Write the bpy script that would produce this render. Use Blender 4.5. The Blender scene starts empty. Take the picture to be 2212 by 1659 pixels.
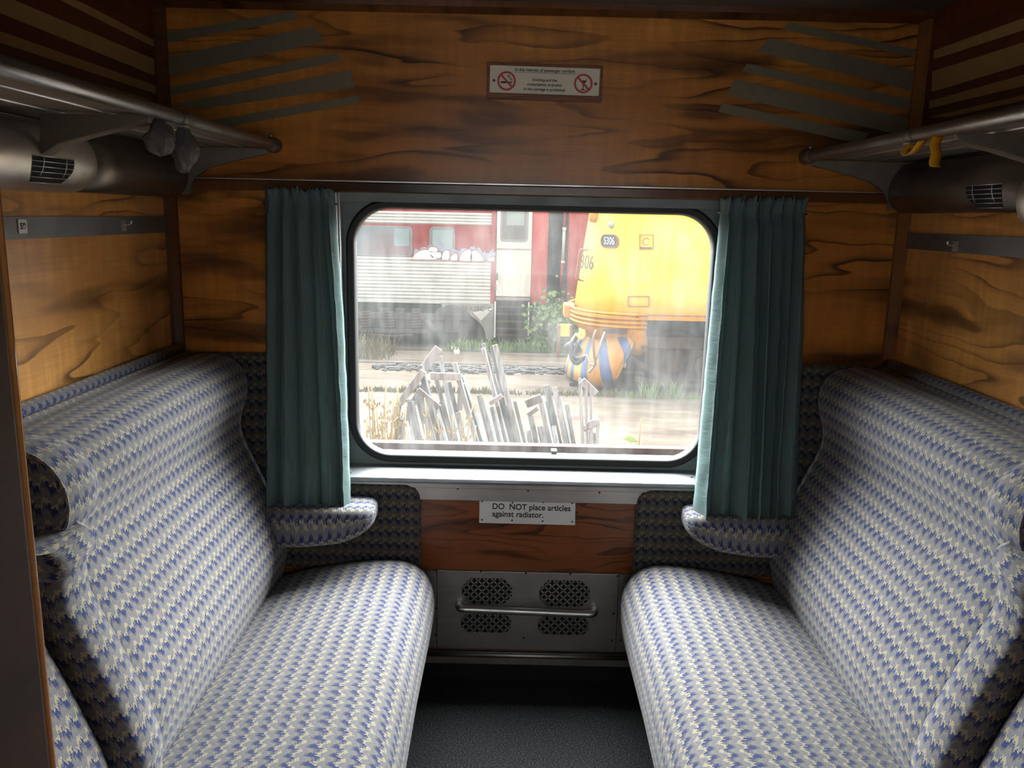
import bpy, bmesh, math, random
from mathutils import Vector, Matrix, noise
random.seed(7)
PI = math.pi
sc = bpy.context.scene
col = sc.collection

# ------------------------------------------------------------------ camera
FPX, IW, IH = 1800.0, 2212.0, 1659.0
PITCH, ROLL = math.radians(11.4), math.radians(1.25)
CAM = Vector((0, 0, 1.5))
FWD = Vector((0, math.cos(PITCH), -math.sin(PITCH)))
_r = Vector((1, 0, 0)); _u = _r.cross(FWD)
RIGHT = _r * math.cos(ROLL) + _u * math.sin(ROLL)
UP = _u * math.cos(ROLL) - _r * math.sin(ROLL)
cd = bpy.data.cameras.new('camera'); cam = bpy.data.objects.new('camera', cd); col.objects.link(cam)
cd.sensor_width = 36; cd.lens = FPX / IW * 36; cd.clip_start = 0.02; cd.clip_end = 300
m = Matrix.Identity(4)
for i in range(3):
    m[i][0] = RIGHT[i]; m[i][1] = UP[i]; m[i][2] = -FWD[i]; m[i][3] = CAM[i]
cam.matrix_world = m
sc.camera = cam

def _ray(px, py):
    return FWD + RIGHT * ((px - IW / 2) / FPX) - UP * ((py - IH / 2) / FPX)
def atY(px, py, Y):
    d = _ray(px, py); return CAM + d * (Y / d.y)
def atX(px, py, X):
    d = _ray(px, py); return CAM + d * (X / d.x)
def atZ(px, py, Z):
    d = _ray(px, py); return CAM + d * ((Z - 1.5) / d.z)

# ------------------------------------------------------------------ light
w = bpy.data.worlds.new('world'); sc.world = w; w.use_nodes = True
bg = w.node_tree.nodes['Background']
bg.inputs[0].default_value = (0.86, 0.94, 1.0, 1); bg.inputs[1].default_value = 1.6
sl = bpy.data.lights.new('sun', 'SUN'); so = bpy.data.objects.new('sun', sl); col.objects.link(so)
sl.energy = 26.0; sl.angle = math.radians(104); sl.color = (0.95, 0.98, 1.0)
SUN_EL = math.radians(41)
so.rotation_euler = Vector((-0.05, -math.cos(SUN_EL), -math.sin(SUN_EL))).to_track_quat('-Z', 'Y').to_euler()
so.location = (0, 30, 20)
def portal(name, loc, rot, sx, sy):
    l = bpy.data.lights.new(name, 'AREA'); l.shape = 'RECTANGLE'; l.size = sx; l.size_y = sy
    l.cycles.is_portal = True
    o = bpy.data.objects.new(name, l); col.objects.link(o); o.location = loc; o.rotation_euler = rot
portal('window_portal', (0.06, 2.80, 1.10), (-PI / 2, 0, 0), 1.2, 0.86)
portal('corridor_portal', (0.05, -1.02, 1.45), (PI / 2, 0, 0), 1.6, 0.8)
sc.view_settings.view_transform = 'Standard'
sc.view_settings.look = 'None'
sc.view_settings.exposure = 1.48
sc.view_settings.gamma = 1.0
sc.view_settings.use_curve_mapping = False
sc.cycles.max_bounces = 10; sc.cycles.diffuse_bounces = 6; sc.cycles.transparent_max_bounces = 16
sc.cycles.sample_clamp_indirect = 6.0
sc.cycles.caustics_reflective = False; sc.cycles.caustics_refractive = False

# ------------------------------------------------------------------ node helpers
class NG:
    def __init__(s, name, rough=0.6, metal=0.0, spec=0.5):
        s.m = bpy.data.materials.new(name); s.m.use_nodes = True
        s.t = s.m.node_tree; s.b = s.t.nodes['Principled BSDF']
        s.b.inputs['Roughness'].default_value = rough; s.b.inputs['Metallic'].default_value = metal
        s.b.inputs['Specular IOR Level'].default_value = spec
        s._uv = None
    def n(s, typ, **kw):
        k = s.t.nodes.new(typ)
        for a, v in kw.items(): setattr(k, a, v)
        return k
    def put(s, sock, v):
        if isinstance(v, bpy.types.NodeSocket): s.t.links.new(v, sock)
        elif isinstance(v, tuple) and len(v) == 3 and sock.type == 'RGBA': sock.default_value = (*v, 1)
        else: sock.default_value = v
    def uv(s):
        if not s._uv:
            k = s.n('ShaderNodeUVMap'); k.uv_map = 'UVMap'; s._uv = k.outputs[0]
        return s._uv
    def obj(s):
        return s.n('ShaderNodeTexCoord').outputs['Object']
    def sep(s, v):
        k = s.n('ShaderNodeSeparateXYZ'); s.put(k.inputs[0], v); return k.outputs[0], k.outputs[1], k.outputs[2]
    def comb(s, x, y, z=0.0):
        k = s.n('ShaderNodeCombineXYZ')
        for i, v in enumerate((x, y, z)): s.put(k.inputs[i], v)
        return k.outputs[0]
    def mt(s, op, a, b=0.0, c=0.0, clamp=False):
        k = s.n('ShaderNodeMath', operation=op); k.use_clamp = clamp
        s.put(k.inputs[0], a); s.put(k.inputs[1], b); s.put(k.inputs[2], c); return k.outputs[0]
    def scale(s, v, sx, sy, sz=1.0):
        k = s.n('ShaderNodeVectorMath', operation='MULTIPLY'); s.put(k.inputs[0], v); k.inputs[1].default_value = (sx, sy, sz); return k.outputs[0]
    def add(s, a, b):
        k = s.n('ShaderNodeVectorMath', operation='ADD'); s.put(k.inputs[0], a); s.put(k.inputs[1], b); return k.outputs[0]
    def noise(s, v, sc_=1.0, det=2.0, rough=0.5, dist=0.0):
        k = s.n('ShaderNodeTexNoise'); s.put(k.inputs['Vector'], v)
        k.inputs['Scale'].default_value = sc_; k.inputs['Detail'].default_value = det
        k.inputs['Roughness'].default_value = rough; k.inputs['Distortion'].default_value = dist
        return k.outputs[0]
    def ramp(s, f, stops, interp='LINEAR'):
        k = s.n('ShaderNodeValToRGB'); s.put(k.inputs[0], f); r = k.color_ramp; r.interpolation = interp
        while len(r.elements) < len(stops): r.elements.new(0.5)
        for e, (p, c) in zip(r.elements, stops):
            e.position = p; e.color = (*c, 1) if isinstance(c, tuple) else (c, c, c, 1)
        return k.outputs[0]
    def mix(s, f, a, b, mode='MIX'):
        k = s.n('ShaderNodeMix', data_type='RGBA', blend_type=mode)
        s.put(k.inputs[0], f); s.put(k.inputs[6], a); s.put(k.inputs[7], b); return k.outputs[2]
    def col(s, c): s.put(s.b.inputs['Base Color'], c); return s
    def rough(s, r): s.put(s.b.inputs['Roughness'], r); return s
    def bump(s, h, strength=0.3, dist=0.01):
        k = s.n('ShaderNodeBump'); s.put(k.inputs['Height'], h)
        k.inputs['Strength'].default_value = strength; k.inputs['Distance'].default_value = dist
        s.t.links.new(k.outputs[0], s.b.inputs['Normal']); return s

def plain(name, c, rough=0.6, metal=0.0, spec=0.5, var=0.0, vs=30.0):
    g = NG(name, rough, metal, spec)
    if var:
        f = g.noise(g.obj(), vs, 3)
        g.col(g.mix(f, tuple(x * (1 - var) for x in c), tuple(min(1, x * (1 + var)) for x in c)))
    else: g.col(c)
    return g.m

def wood_mat(name, light, mid, dark, rough=0.3, lines=1.0, sc_=1.0, off=(0, 0), ripple=0.55):
    g = NG(name, rough, 0.0, 0.35)
    uv = g.add(g.uv(), (off[0], off[1], 0))
    wv = g.noise(g.scale(uv, 2.2 * sc_, 5 * sc_), 1.0, 3)
    wv2 = g.mt('MULTIPLY', g.mt('SUBTRACT', wv, 0.5), 0.10 / sc_)
    x, y, _ = g.sep(uv)
    uw = g.comb(x, g.mt('ADD', y, wv2))
    n1 = g.noise(g.scale(uw, 0.9 * sc_, 5.5 * sc_), 1.0, 3, 0.5)
    rp = g.noise(g.scale(uv, 34, 5), 1.0, 2)
    lt = g.mix(g.ramp(rp, [(0.42, 0.0), (0.68, ripple)]), light, tuple(min(1, q * 1.55) for q in light))
    lt = g.mix(g.ramp(g.noise(g.scale(uv, 1.3, 2.6), 1.0, 2), [(0.35, 0.0), (0.65, 0.75)]), lt, mid)
    base = g.mix(g.ramp(n1, [(0.0, 1.0), (0.26, 1.0), (0.35, 0.62), (0.41, 0.08), (0.44, 0.0), (0.58, 0.0), (0.63, 0.25), (0.655, 0.62), (0.74, 1.0)]), lt, dark)
    # figure lines: contours of a slow field
    n2 = g.noise(g.scale(uw, 0.55 * sc_, 5.2 * sc_), 1.0, 2.5, 0.45)
    fr = g.mt('FRACT', g.mt('MULTIPLY', n2, 11.0))
    line = g.ramp(fr, [(0.0, 1.0), (0.07, 0.9), (0.17, 0.38), (0.45, 0.0), (0.96, 0.0), (1.0, 0.9)])
    amt = g.ramp(g.noise(g.scale(uv, 2.0 * sc_, 3.0 * sc_), 1.0, 2), [(0.36, 0.05), (0.62, 1.0)])
    k = g.mt('MULTIPLY', g.mt('MULTIPLY', line, amt), 1.0 * lines)
    c = g.mix(k, base, dark)
    # fine grain and cross ripple
    fg = g.noise(g.scale(uv, 6, 130), 1.0, 3)
    c = g.mix(g.ramp(fg, [(0.3, 0.22), (0.6, 0.0)]), c, tuple(d * 0.7 for d in mid))
    g.col(c); return g.m

def fabric_mat(name, blue=(0.018, 0.034, 0.125), dk=1.0):
    g = NG(name, 0.95, 0.0, 0.15)
    u, v, _ = g.sep(g.uv())
    us = g.mt('MULTIPLY', g.mt('FLOOR', g.mt('MULTIPLY', u, 420.0)), 1 / 420.0)
    P = 0.030
    t1 = g.mt('PINGPONG', us, P / 2); t2 = g.mt('PINGPONG', g.mt('ADD', us, 0.004), 0.0050)
    z = g.mt('ADD', g.mt('MULTIPLY', t1, 1.35), g.mt('MULTIPLY', t2, 1.7))
    wn = g.n('ShaderNodeTexWhiteNoise', noise_dimensions='1D'); g.put(wn.inputs['W'], us)
    z = g.mt('ADD', z, g.mt('MULTIPLY', wn.outputs[0], 0.006))
    t = g.mt('FRACT', g.mt('MULTIPLY', g.mt('ADD', v, z), 1 / 0.044))
    body = g.ramp(t, [(0.0, (0.135, 0.135, 0.155)), (0.20, (0.36, 0.315, 0.20)), (0.44, (0.16, 0.16, 0.185)), (0.70, (0.20, 0.182, 0.155)), (0.86, (0.115, 0.115, 0.145))], 'CONSTANT')
    bw = g.mt('ADD', 0.06, g.mt('MULTIPLY', g.ramp(g.mt('MULTIPLY', g.mt('PINGPONG', g.mt('ADD', us, 0.003), P / 2), 2 / P), [(0.38, 0.0), (0.55, 1.0)]), 0.26))
    isb = g.mt('LESS_THAN', t, bw)
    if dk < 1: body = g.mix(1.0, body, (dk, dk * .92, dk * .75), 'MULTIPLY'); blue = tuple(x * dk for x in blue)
    c = g.mix(isb, body, blue)
    # thread speckle
    sp = g.noise(g.scale(g.uv(), 900, 450), 1.0, 1)
    c = g.mix(g.ramp(sp, [(0.35, 0.25), (0.6, 0.0)]), c, (0.045, 0.045, 0.055))
    wear = g.noise(g.uv(), 3.0, 3)
    c = g.mix(g.ramp(wear, [(0.45, 0.0), (0.75, 0.22)]), c, (0.125, 0.11, 0.097))
    g.col(c); g.b.inputs['Sheen Weight'].default_value = 0.15
    g.bump(g.mt('ADD', g.mt('MULTIPLY', wn.outputs[0], 0.5), sp), 0.18, 0.002)
    return g.m

def metal_mat(name, c, rough=0.35, var=0.12, stretch=(3, 80), metal=1.0):
    g = NG(name, rough, metal)
    f = g.noise(g.scale(g.uv(), *stretch), 1.0, 3)
    f2 = g.noise(g.uv(), 9.0, 4)
    cc = g.mix(f, tuple(x * (1 - var) for x in c), tuple(min(1, x * (1 + var)) for x in c))
    cc = g.mix(g.ramp(f2, [(0.5, 0.0), (0.75, 0.35)]), cc, tuple(x * 0.55 for x in c))
    g.col(cc)
    g.rough(g.ramp(f2, [(0.3, rough), (0.7, min(1, rough + 0.18))]))
    return g.m

M = {}
M['wood'] = wood_mat('amber_veneer', (0.64, 0.255, 0.048), (0.37, 0.125, 0.022), (0.050, 0.019, 0.008))
M['wood_side'] = wood_mat('amber_veneer_side', (0.74, 0.345, 0.09), (0.50, 0.20, 0.045), (0.060, 0.022, 0.009), off=(3.3, 1.7), lines=0.9)  # lighter copy of the veneer; grazing daylight on side walls put into colour
M['wood_low'] = wood_mat('red_veneer', (0.26, 0.082, 0.024), (0.17, 0.048, 0.015), (0.040, 0.012, 0.006), off=(1.1, 5.0), sc_=1.6, lines=1.0, ripple=0.1)
M['wood_trim'] = wood_mat('dark_trim', (0.16, 0.060, 0.020), (0.10, 0.036, 0.013), (0.03, 0.012, 0.006), rough=0.25, lines=0.3)
M['wood_upper'] = wood_mat('dark_red_veneer', (0.16, 0.045, 0.016), (0.11, 0.032, 0.012), (0.05, 0.017, 0.008), lines=0.4)
M['wood_post'] = wood_mat('post_varnish', (0.040, 0.013, 0.006), (0.028, 0.010, 0.005), (0.014, 0.006, 0.003), rough=0.6, lines=0.2)
M['wood_corner'] = wood_mat('corner_post', (0.30, 0.115, 0.028), (0.22, 0.08, 0.02), (0.10, 0.035, 0.012), rough=0.4, lines=0.2)  # right corner post: lighter wood colour stands for the light on it
M['wood_bead'] = wood_mat('post_bead', (0.50, 0.24, 0.09), (0.42, 0.18, 0.06), (0.2, 0.08, 0.03), rough=0.15, lines=0.1)  # pale colour stands for the window highlight along the post edge
M['fabric'] = fabric_mat('flame_stitch')
M['fabric_shaded'] = fabric_mat('flame_stitch_shaded', dk=0.52)  # same bench cloth, darkened in colour for shade on the window-wall panels
M['dark_base'] = plain('seat_base_dark', (0.02, 0.02, 0.022), 0.7)
M['alu'] = metal_mat('aluminium', (0.62, 0.61, 0.60), 0.32)
M['frame'] = metal_mat('grey_green_frame', (0.20, 0.23, 0.22), 0.5, metal=0.35)
M['strip'] = metal_mat('wall_strip_metal', (0.17, 0.165, 0.155), 0.5, metal=0.6)
M['sill'] = metal_mat('sill_metal', (0.30, 0.31, 0.32), 0.42, metal=0.8)
M['steel'] = metal_mat('radiator_steel', (0.39, 0.375, 0.355), 0.38)
M['rack'] = metal_mat('rack_metal', (0.25, 0.225, 0.185), 0.45, metal=0.35)
M['rack_dark'] = metal_mat('rack_dark', (0.16, 0.14, 0.12), 0.5, metal=0.7)
M['bar'] = metal_mat('rack_bar', (0.32, 0.31, 0.30), 0.28, stretch=(60, 3))
M['duct'] = metal_mat('duct_metal', (0.21, 0.18, 0.15), 0.36)
M['shade'] = metal_mat('lamp_cover', (0.66, 0.62, 0.56), 0.30)
M['rubber'] = plain('black_rubber', (0.012, 0.012, 0.013), 0.55)
M['black'] = plain('black_void', (0.006, 0.006, 0.006), 0.9)
M['screw'] = plain('screw', (0.22, 0.20, 0.18), 0.4, 0.9)
M['screw_dark'] = plain('screw_dark', (0.03, 0.025, 0.02), 0.5, 0.5)
M['white'] = plain('white_plate', (0.74, 0.73, 0.70), 0.45)
M['cream'] = plain('cream_plate', (0.80, 0.70, 0.54), 0.45)
M['ink'] = plain('ink', (0.015, 0.013, 0.013), 0.6)
M['red'] = plain('sign_red', (0.55, 0.035, 0.035), 0.5)
M['stripe'] = plain('grey_green_stripe', (0.20, 0.160, 0.095), 0.6, var=0.15)
M['stripe_tan'] = plain('tan_stripe', (0.46, 0.30, 0.13), 0.6, var=0.15)
M['orange_tape'] = plain('orange_tape', (0.90, 0.42, 0.01), 0.4)
M['ceiling'] = plain('ceiling_dark', (0.10, 0.085, 0.07), 0.6)
g = NG('carpet', 1.0, 0, 0.1); f = g.noise(g.uv(), 190, 3, 0.7); f2 = g.noise(g.uv(), 55, 3)
c = g.ramp(f, [(0.36, (0.008, 0.008, 0.009)), (0.52, (0.026, 0.026, 0.027)), (0.70, (0.095, 0.093, 0.095))])
g.col(g.mix(g.ramp(f2, [(0.4, 0.0), (0.7, 0.5)]), c, (0.03, 0.03, 0.033))); g.bump(f, 0.5, 0.004); M['carpet'] = g.m
# curtain cloth: diffuse with some light coming through
g = NG('teal_curtain', 0.9, 0, 0.15)
f = g.noise(g.scale(g.uv(), 500, 60), 1.0, 2); f2 = g.noise(g.uv(), 7, 3)
c = g.mix(f, (0.135, 0.205, 0.200), (0.185, 0.265, 0.258))
c = g.mix(g.ramp(f2, [(0.45, 0.0), (0.75, 0.35)]), c, (0.17, 0.19, 0.15))
g.col(c); g.bump(g.noise(g.scale(g.uv(), 55, 26), 1.0, 4, 0.6, 0.6), 0.4, 0.006)
tr = g.n('ShaderNodeBsdfTranslucent'); g.put(tr.inputs[0], c)
mx = g.n('ShaderNodeMixShader'); mx.inputs[0].default_value = 0.28
out = g.t.nodes['Material Output']
g.t.links.new(g.b.outputs[0], mx.inputs[1]); g.t.links.new(tr.outputs[0], mx.inputs[2]); g.t.links.new(mx.outputs[0], out.inputs[0])
M['curtain'] = g.m
# dirty window pane: see-through, a thin film of dust and a weak mirror
g = NG('dirty_glass'); out = g.t.nodes['Material Output']
tp = g.n('ShaderNodeBsdfTransparent'); tp.inputs[0].default_value = (0.97, 0.98, 0.97, 1)
df = g.n('ShaderNodeBsdfTranslucent'); df.inputs[0].default_value = (0.85, 0.85, 0.82, 1)
gl = g.n('ShaderNodeBsdfGlossy'); gl.inputs['Roughness'].default_value = 0.02
dn = g.noise(g.scale(g.uv(), 30, 5), 1.0, 4); dn2 = g.noise(g.uv(), 5, 3)
dirt = g.mt('MULTIPLY', g.ramp(dn, [(0.3, 0.5), (0.75, 1.0)]), g.ramp(dn2, [(0.3, 0.008), (0.7, 0.024)]))
m1 = g.n('ShaderNodeMixShader'); g.put(m1.inputs[0], dirt); g.t.links.new(tp.outputs[0], m1.inputs[1]); g.t.links.new(df.outputs[0], m1.inputs[2])
m2 = g.n('ShaderNodeMixShader'); m2.inputs[0].default_value = 0.010; g.t.links.new(m1.outputs[0], m2.inputs[1]); g.t.links.new(gl.outputs[0], m2.inputs[2])
g.t.links.new(m2.outputs[0], out.inputs[0]); M['glass'] = g.m
g = NG('clear_plastic', 0.25); g.col((0.20, 0.185, 0.17)); g.b.inputs['Transmission Weight'].default_value = 0.35; g.b.inputs['IOR'].default_value = 1.2
g.bump(g.noise(g.obj(), 45, 3, 0.6, 1.5), 0.8, 0.01); M['bag'] = g.m
# outside
def dirty(name, c, d, rough=0.6, sx=6.0, sz=2.0, amt=0.5, metal=0.0):
    g = NG(name, rough, metal, 0.08)
    f = g.noise(g.scale(g.obj(), sx, sx, sz), 1.0, 5, 0.62)
    g.col(g.mix(g.ramp(f, [(0.42, 0.0), (0.72, amt)]), c, d)); return g.m
M['o_red'] = dirty('faded_red_paint', (0.1550, 0.0139, 0.0121), (0.1822, 0.0639, 0.0500))
M['o_red2'] = dirty('bright_red_paint', (0.2076, 0.0186, 0.0131), (0.1685, 0.0447, 0.0399))
M['o_flute'] = dirty('stainless_fluting', (0.2970, 0.2913, 0.2732), (0.1667, 0.1544, 0.1370), 0.45, 3, 8, 0.5)
M['o_white'] = dirty('white_paint', (0.3326, 0.3267, 0.3152), (0.2137, 0.2022, 0.1840))
M['o_grey'] = dirty('grey_skirt', (0.1481, 0.1436, 0.1346), (0.0836, 0.0767, 0.0695))
M['o_dark'] = dirty('grimy_underframe', (0.040, 0.038, 0.037), (0.086, 0.076, 0.068))
M['o_brown'] = dirty('brown_bogie', (0.0418, 0.0297, 0.0237), (0.0754, 0.0517, 0.0396))
M['o_pane'] = plain('carriage_pane', (0.0396, 0.0556, 0.0616), 0.12, 0, 0.6, var=0.4, vs=1.2)
M['o_pane_in'] = plain('carriage_blind', (0.0951, 0.1309, 0.1309), 0.4)
M['o_rim'] = plain('pane_rim', (0.09, 0.10, 0.11), 0.5)
M['o_lilac'] = plain('lilac_spray', (0.1309, 0.1425, 0.1980), 0.7)
M['o_spray'] = plain('white_spray', (0.3657, 0.3604, 0.3496), 0.7)
M['o_line'] = plain('brown_spray', (0.1430, 0.0385, 0.0303), 0.7)
M['o_yellow'] = dirty('orange_yellow_paint', (0.62, 0.39, 0.050), (0.52, 0.30, 0.035), 0.45, 2.0, 1.0, 0.35)  # locomotive's orange pushed to yellow; its overexposed daylight is put into the colour
M['o_orange'] = dirty('orange_paint', (0.3564, 0.1485, 0.0132), (0.2376, 0.1007, 0.0207), 0.5, 3.0, 2.0, 0.4)
M['o_rust'] = plain('rusty_outline', (0.1425, 0.0517, 0.0176), 0.8)
M['o_plate'] = plain('number_plate', (0.025, 0.025, 0.026), 0.5)
M['o_chain'] = plain('pale_metal', (0.2178, 0.2057, 0.1821), 0.5, 0.4)
M['o_hose'] = plain('black_hose', (0.015, 0.015, 0.016), 0.5)
M['o_hose_b'] = plain('brown_hose', (0.13, 0.07, 0.04), 0.6)
M['o_wood'] = None
g = NG('pilot_stripes', 0.55); u, v, _ = g.sep(g.uv())
t = g.mt('FRACT', g.mt('MULTIPLY', g.mt('ADD', g.mt('ADD', u, g.mt('MULTIPLY', v, -0.55)), g.mt('MULTIPLY', g.mt('MULTIPLY', v, v), -0.25)), 2.15))
g.col(g.mix(g.mt('LESS_THAN', t, 0.42), (0.3326, 0.1386, 0.0139), (0.0416, 0.0609, 0.1278))); M['o_pilot'] = g.m
g = NG('weathered_timber', 0.85, 0, 0.2)
f = g.noise(g.scale(g.obj(), 40, 40, 3), 1.0, 4); f2 = g.noise(g.obj(), 5, 3)
c = g.ramp(f, [(0.3, (0.0414, 0.0421, 0.0402)), (0.55, (0.0828, 0.0889, 0.0897)), (0.75, (0.1159, 0.1264, 0.1299))])
g.col(g.mix(g.ramp(f2, [(0.45, 0.0), (0.7, 0.5)]), c, (0.0414, 0.0374, 0.0335))); M['o_wood'] = g.m
g = NG('pale_timber', 0.85, 0, 0.2)
f = g.noise(g.scale(g.obj(), 40, 40, 4), 1.0, 4)
g.col(g.ramp(f, [(0.3, (0.0828, 0.0842, 0.0804)), (0.5, (0.1490, 0.1591, 0.1609)), (0.75, (0.1863, 0.2059, 0.2112))])); M['o_wood_pale'] = g.m
g = NG('yard_concrete', 0.95, 0, 0.15)
f = g.noise(g.scale(g.obj(), 0.8, 3.2, 1), 1.0, 6, 0.65, 0.4); f2 = g.noise(g.obj(), 14, 4)
c = g.ramp(f, [(0.28, (0.0254, 0.0182, 0.0131)), (0.45, (0.0486, 0.0355, 0.0254)), (0.6, (0.0688, 0.0547, 0.0405)), (0.78, (0.0963, 0.0840, 0.0688))])
g.col(g.mix(g.ramp(f2, [(0.4, 0.0), (0.75, 0.35)]), c, (0.0323, 0.0248, 0.0188))); g.bump(f2, 0.3, 0.02); M['o_ground'] = g.m
M['o_seam'] = plain('dark_seam', (0.0099, 0.0077, 0.0066), 0.95, var=0.4)
M['o_gravel'] = plain('dark_ballast', (0.0110, 0.0105, 0.0105), 0.95, var=0.6, vs=9)
M['o_rail'] = plain('rusty_rail', (0.0198, 0.0121, 0.0088), 0.6, 0.3, var=0.3)
M['o_green'] = plain('grass_green', (0.0573, 0.1013, 0.0158), 0.8, var=0.5, vs=4)
M['o_dry'] = plain('dry_grass', (0.0671, 0.0572, 0.0220), 0.85, var=0.4, vs=4)
M['o_leaf'] = plain('weed_leaf', (0.10, 0.155, 0.03), 0.7, 0, 0.1, var=0.4, vs=20)
M['o_stem'] = plain('dry_stem', (0.155, 0.130, 0.055), 0.85, 0, 0.1, var=0.3, vs=20)
M['o_ledge'] = plain('red_outer_ledge', (0.20, 0.066, 0.045), 0.8, 0, 0.05, var=0.25)
M['o_shell'] = plain('carriage_outside', (0.30, 0.07, 0.05), 0.5)
M['o_deep'] = plain('dark_gangway', (0.018, 0.018, 0.019), 0.9)

# ------------------------------------------------------------------ mesh builder
ORIG = {}
def worldloc(o):
    return ORIG.get(o.name, Vector((0, 0, 0)))

class MB:
    def __init__(s): s.v = []; s.f = []; s.uv = []; s.mi = []; s.sm = []; s.cur = 0
    def face(s, idx, uvs=None, smooth=False):
        s.f.append(list(idx)); s.uv.append(uvs); s.mi.append(s.cur); s.sm.append(smooth)
    def add(s, pts):
        b = len(s.v); s.v += [Vector(p) for p in pts]; return b
    def hexa(s, c):
        b = s.add(c)
        for q in ((0, 3, 2, 1), (4, 5, 6, 7), (0, 1, 5, 4), (1, 2, 6, 5), (2, 3, 7, 6), (3, 0, 4, 7)): s.face([b + i for i in q])
        return s
    def box(s, x0, x1, y0, y1, z0, z1):
        return s.hexa([(x0, y0, z0), (x1, y0, z0), (x1, y1, z0), (x0, y1, z0), (x0, y0, z1), (x1, y0, z1), (x1, y1, z1), (x0, y1, z1)])
    def bar(s, p0, p1, wdt, thk, side=(0, 1, 0)):
        p0, p1 = Vector(p0), Vector(p1); d = (p1 - p0).normalized(); n = Vector(side); n = (n - d * n.dot(d)).normalized(); b = d.cross(n)
        n *= thk / 2; b *= wdt / 2
        return s.hexa([p0 - b - n, p0 + b - n, p0 + b + n, p0 - b + n, p1 - b - n, p1 + b - n, p1 + b + n, p1 - b + n])
    def tube(s, path, r, seg=10, caps=True):
        path = [Vector(p) for p in path]; rs = r if isinstance(r, (list, tuple)) else [r] * len(path)
        rings = []; up = Vector((0.123, 0.31, 0.94))
        for i, p in enumerate(path):
            d = (path[min(i + 1, len(path) - 1)] - path[max(i - 1, 0)]).normalized()
            a = up - d * up.dot(d)
            if a.length < 0.05: a = Vector((1, 0, 0)) - d * d.x
            a.normalize(); up = a; b = d.cross(a)
            rings.append([p + (a * math.cos(2 * PI * k / seg) + b * math.sin(2 * PI * k / seg)) * rs[i] for k in range(seg)])
        return s.loft(rings, closed=True, caps=caps)
    def loft(s, rings, closed=False, caps=False, us=None, vs=None, smooth=True, flip=False):
        n = len(rings[0]); bs = [s.add(r) for r in rings]
        if us is None:
            us = [0.0]
            for i in range(1, len(rings)): us.append(us[-1] + (Vector(rings[i][n // 2]) - Vector(rings[i - 1][n // 2])).length)
        if vs is None:
            vs = [0.0]; mid = rings[len(rings) // 2]
            for j in range(1, n + 1): vs.append(vs[-1] + (Vector(mid[j % n]) - Vector(mid[j - 1])).length)
        for i in range(len(rings) - 1):
            for j in range(n if closed else n - 1):
                k = (j + 1) % n
                q = [bs[i] + j, bs[i] + k, bs[i + 1] + k, bs[i + 1] + j]
                t = [(us[i], vs[j]), (us[i], vs[j + 1]), (us[i + 1], vs[j + 1]), (us[i + 1], vs[j])]
                if flip: q.reverse(); t.reverse()
                s.face(q, t, smooth)
        if caps:
            s.face([bs[0] + j for j in range(n)] if flip else [bs[0] + j for j in reversed(range(n))])
            s.face([bs[-1] + j for j in reversed(range(n))] if flip else [bs[-1] + j for j in range(n)])
        return s
    def prism(s, pts, d, smooth=False):
        """closed polygon pts extruded by vector d"""
        d = Vector(d); n = len(pts); a = s.add(pts); b = s.add([Vector(p) + d for p in pts])
        s.face([a + i for i in range(n)]); s.face([b + i for i in reversed(range(n))])
        for i in range(n):
            k = (i + 1) % n; s.face([a + i, b + i, b + k, a + k], None, smooth)
        return s
    def ring(s, outer, inner, d):
        d = Vector(d); n = len(outer)
        L = [s.add(x) for x in (outer, inner, [Vector(p) + d for p in outer], [Vector(p) + d for p in inner])]
        for i in range(n):
            k = (i + 1) % n
            for a, b in ((0, 1), (3, 2), (2, 0), (1, 3)): s.face([L[a] + i, L[a] + k, L[b] + k, L[b] + i])
        return s
    def lathe(s, prof, c, axis='Y', seg=24):
        """prof: list of (r, h) along the axis"""
        c = Vector(c); rings = []
        for r, h in prof:
            ring = []
            for k in range(seg):
                a = 2 * PI * k / seg; p, q = r * math.cos(a), r * math.sin(a)
                ring.append(c + (Vector((p, h, q)) if axis == 'Y' else Vector((h, p, q)) if axis == 'X' else Vector((p, q, h))))
            rings.append(ring)
        return s.loft(rings, closed=True, caps=True)
    def build(s, name, mat, parent=None, bevel=0.0, seg=2, uvo=(0, 0), keep=False):
        me = bpy.data.meshes.new(name)
        if parent is not None: o0 = worldloc(parent)
        else:
            xs = [p.x for p in s.v]; ys = [p.y for p in s.v]; zs = [p.z for p in s.v]
            o0 = Vector(((min(xs) + max(xs)) / 2, (min(ys) + max(ys)) / 2, min(zs)))
            if keep: o0 = Vector((0, 0, 0))
        me.from_pydata([p - o0 for p in s.v], [], s.f)
        uvl = me.uv_layers.new(name='UVMap')
        li = 0
        for fi, f in enumerate(s.f):
            if s.uv[fi] is None:
                p = [s.v[i] for i in f]
                nrm = Vector((0, 0, 0))
                for i in range(len(p)): nrm += (p[i] - p[0]).cross(p[(i + 1) % len(p)] - p[0])
                a = [abs(c) for c in nrm]
                if a[0] >= a[1] and a[0] >= a[2]: t = [(q.y, q.z) for q in p]
                elif a[1] >= a[2]: t = [(q.x, q.z) for q in p]
                else: t = [(q.y, q.x) for q in p]
            else: t = s.uv[fi]
            for q in t:
                uvl.data[li].uv = (q[0] + uvo[0], q[1] + uvo[1]); li += 1
        mats = mat if isinstance(mat, (list, tuple)) else [mat]
        for k in mats: me.materials.append(M[k] if isinstance(k, str) else k)
        for fi, p in enumerate(me.polygons): p.material_index = s.mi[fi]; p.use_smooth = s.sm[fi]
        bm = bmesh.new(); bm.from_mesh(me); bmesh.ops.recalc_face_normals(bm, faces=bm.faces); bm.to_mesh(me); bm.free()
        o = bpy.data.objects.new(name, me); col.objects.link(o)
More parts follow.
